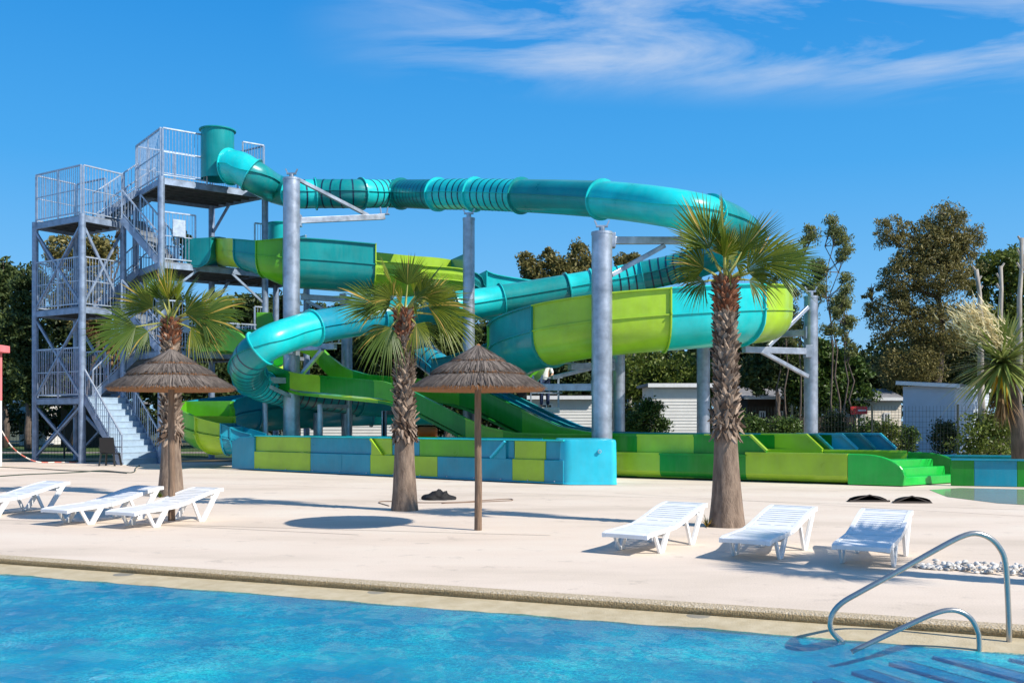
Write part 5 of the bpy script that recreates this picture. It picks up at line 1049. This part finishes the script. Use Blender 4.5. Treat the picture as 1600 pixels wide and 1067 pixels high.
tree('evergreen_tree', 'dark evergreen mass above the pale blue home', XY(1500, 58), [B(1500, 560, 58, 60, 50), B(1440, 580, 58, 60, 40), B(1380, 590, 58, 50, 44)], 'dark', 15000, .14, 47, nc=110)
tree('evergreen_tree', 'dark bushy tree right of the end column', XY(1290, 50), [B(1280, 560, 50, 40, 30), B(1320, 580, 50, 40, 34), B(1270, 610, 50, 50, 36), B(1335, 620, 50, 36, 26)], 'hedge', 15000, .11, 48, nc=110)
tree('evergreen_tree', 'dark leaning tree between the brown home and the end column', XY(1215, 49), [B(1215, 560, 49, 44, 34), B(1190, 590, 49, 34, 26)], 'pine', 8000, .11, 49, nc=70)
for k, (px, y0, y1, ln, lab) in enumerate(((1530, 421, 560, 8, 'leaning pollarded pale trunk behind the yucca flower'), (1563, 416, 560, 0, 'straight cut pale trunk behind the yucca'), (1594, 372, 560, -4, 'forked pale trunk at the right edge'))):
    mb = MB(); Y = 30 + k; bt = XY(px + ln, Y); tp = P(px - ln * .6, y0, Y); md = P(px + ln * .3, (y0 + 560) / 2, Y); root = empty('bare_trunk', bt, lab, 'tree trunk', 'pollarded trunks'); mb.rod([bt, V((md.x, md.y, md.z * .55)), md, md.lerp(tp, .5) + V((.03, 0, 0)), tp], [.12, .10, .075, .06, .065], 10); mb.build('trunk', M['pale_bark'], root, smooth=True)
    mb = MB(); rs = random.Random(k)
    for j in range(3): a = md.lerp(tp, .5 + .22 * j); mb.rod([a, a + V((rs.choice((-1, 1)) * .12, 0, .18))], [.04, .03], 6)
    mb.build('branch_stubs', M['pale_bark'], root)
# evergreens added out of view on the right to shade the pale homes
tree('evergreen_tree', 'unseen evergreen added beyond the right picture edge to shade the pale homes', (24.6, 40.2, 0), [((24.6, 40.2, 6.5), (2.6, 2.6, 3.4)), ((25.6, 40.6, 9.2), (2.2, 2.2, 2.2))], 'dark', 9000, .16, 61, nc=90)
tree('evergreen_tree', 'second unseen evergreen added beyond the right picture edge for shade, nearer the fence', (23.2, 37.2, 0), [((23.4, 37.6, 6.0), (2.2, 2.2, 3.0)), ((22.6, 37.4, 8.6), (1.8, 1.8, 1.8))], 'dark', 8000, .16, 62, nc=80)
# backdrop wood: continuous dark mass behind the single trees
bl = [B(x, 585 + 12 * math.sin(x * .02), 70, 60, 62 + 8 * math.sin(x * .05)) for x in range(-60, 1700, 42)]
w_ = mesh_quads('distant_wood', clumps(bl, 60000, .26, 77, nc=900, tight=.2), GM['dark']); tag(w_, 'continuous dark belt of woodland behind the camp site', 'woodland', kind='stuff')
bl = [B(x, 655 + 5 * math.sin(x * .03), 60, 40, 24) for x in range(-60, 1300, 28)]
w_ = mesh_quads('undergrowth', clumps(bl, 26000, .16, 78, nc=500, tight=.2), GM['dark']); tag(w_, 'dark undergrowth at the feet of the trees', 'undergrowth', kind='stuff')
# bushes
def bush(px, Y, y0, w, lab, gm, seed, n=6000, size=.055, h=None):
    z = P(px, y0, Y).z; k = Y / F; base = XY(px, Y); return tree('bush', lab, base, [((base.x, base.y, z * .52), (w * k, w * k * .8, z * .5)), ((base.x + w * k * .25, base.y - .1, z * .7), (w * k * .6, w * k * .6, z * .3))], gm, n, size, seed, cat='bush', grp='bushes in the camp', nc=70, tight=.24, trunk=.05, twigs=6)
bush(1010, 36, 622, 38, 'round glossy green bush right of the thickest column', 'hedge', 51, 9000); bush(1172, 38, 646, 30, 'low clipped hedge bush just right of the tall palm', 'hedge', 52, 5000); bush(1222, 38, 650, 36, 'low dark hedge bush left of the end column', 'hedge', 53, 5000)
bush(1385, 38, 652, 20, 'spindly shrub before the cream home', 'bright', 54, 2200); bush(1353, 40, 655, 26, 'dark shrub under the red sign', 'hedge', 55, 4000); bush(1474, 40, 657, 22, 'small dark shrub against the blue-grey home', 'dark', 56, 4000); bush(1416, 39, 664, 20, 'low shrub left of the blue-grey home wall', 'hedge', 57, 2500)
bush(1540, 30, 640, 50, 'tangled weeping shrub beneath the yucca', 'bright', 58, 6000); bush(1300, 42, 640, 24, 'dark shrub beside the end column', 'dark', 59, 4000)
# spiky yucca / cordyline with a flower head
yc = empty('yucca', XY(1590, 25.6), 'tall spiky yucca with yellow dead leaves and a cream flower plume at right', 'yucca'); rs = random.Random(8); hd = P(1566, 568, 25.4)
MB().rod([XY(1600, 25.6), P(1594, 680, 25.5), P(1584, 620, 25.4), hd], [.28, .22, .16, .08], 12).build('trunk', M['bark'], yc, smooth=True)
def blades(mb, o, n, l0, l1, el0, el1, wd, droop, rs, az=(0, 2 * PI), mi=0):
    for i in range(n):
        a = rs.uniform(*az); el = R(rs.uniform(el0, el1)); d = V((math.cos(a) * math.cos(el), math.sin(a) * math.cos(el), math.sin(el))); Lb = rs.uniform(l0, l1); sd = d.cross(V((0, 0, 1)));
        if sd.length < .05: sd = V((1, 0, 0))
        sd.normalize(); b = len(mb.v); dk = droop * rs.uniform(.5, 1.5)
        for k in range(6):
            t = k / 5; c = o + d * Lb * t + V((0, 0, -dk * Lb * t * t)); w__ = wd * (1 - t ** 2.2) * (.6 + .4 * min(1, t * 4)); mb.v += [tuple(c - sd * w__), tuple(c + sd * w__)]
        for k in range(5): mb.f.append([b + 2 * k, b + 2 * k + 1, b + 2 * k + 3, b + 2 * k + 2]); mb.m.append(mi)
M['yucca'] = leafmat('yucca blades', (.11, .17, .03), (.36, .40, .13), .25, .35); M['yucca_dead'] = leafmat('dead yucca blades', (.50, .30, .01), (.72, .50, .04), .25, .5); M['plume'] = leafmat('cream plume', (.55, .46, .24), (.85, .76, .48), .3, .6)
mb = MB(); blades(mb, hd, 460, 1.1, 1.9, -35, 88, .042, .24, rs); mb.build('leaf_rosette', M['yucca'], yc, fix=False)
mb = MB(); blades(mb, hd, 26, .7, 1.25, -80, -55, .035, .1, rs); mb.build('dead_leaves', M['yucca_dead'], yc, fix=False)
mb = MB(); blades(mb, hd + V((0, 0, -.6)), 130, .5, 1.1, -88, -50, .03, .1, rs); mb.build('leaf_skirt', [GM['dry']], yc, fix=False)
mb = MB(); a0 = P(1566, 548, 25.2); a1 = P(1500, 482, 25.0)
for i in range(700):
    t = rs.random() ** .8; c = a0.lerp(a1, t * .75) + V((rs.gauss(0, .2), rs.gauss(0, .16), rs.gauss(.08, .2))); d = V((-.65 + rs.gauss(0, .35), rs.gauss(0, .3), .45 + rs.gauss(0, .3))).normalized(); Lb = rs.uniform(.14, .32); s = d.cross(V((rs.gauss(0, 1), rs.gauss(0, 1), 1))).normalized() * .016
    b = len(mb.v); mb.add([c - s, c + s, c + d * Lb * .6 + s, c + d * Lb * .6 - s, c + d * Lb + V((-.01, 0, .05))], [(0, 1, 2, 3), (3, 2, 4)])
mb.build('flower_plume', M['plume'], yc, fix=False)
# tuft of weeds at the foot of the left palm
mb = MB(); blades(mb, G(250, 777), 60, .08, .2, 20, 85, .006, .2, rs); tag(mb.build('weed_tuft', M['frond'], fix=False), 'green weeds growing at the foot of the left palm', 'weeds', kind='stuff')
mb = MB(); blades(mb, G(1104, 823), 26, .1, .3, 10, 80, .010, .3, rs); tag(mb.build('weed_tuft', M['frond_dry'], fix=False), 'dry orange leaves at the foot of the tall right palm', 'weeds', kind='stuff')
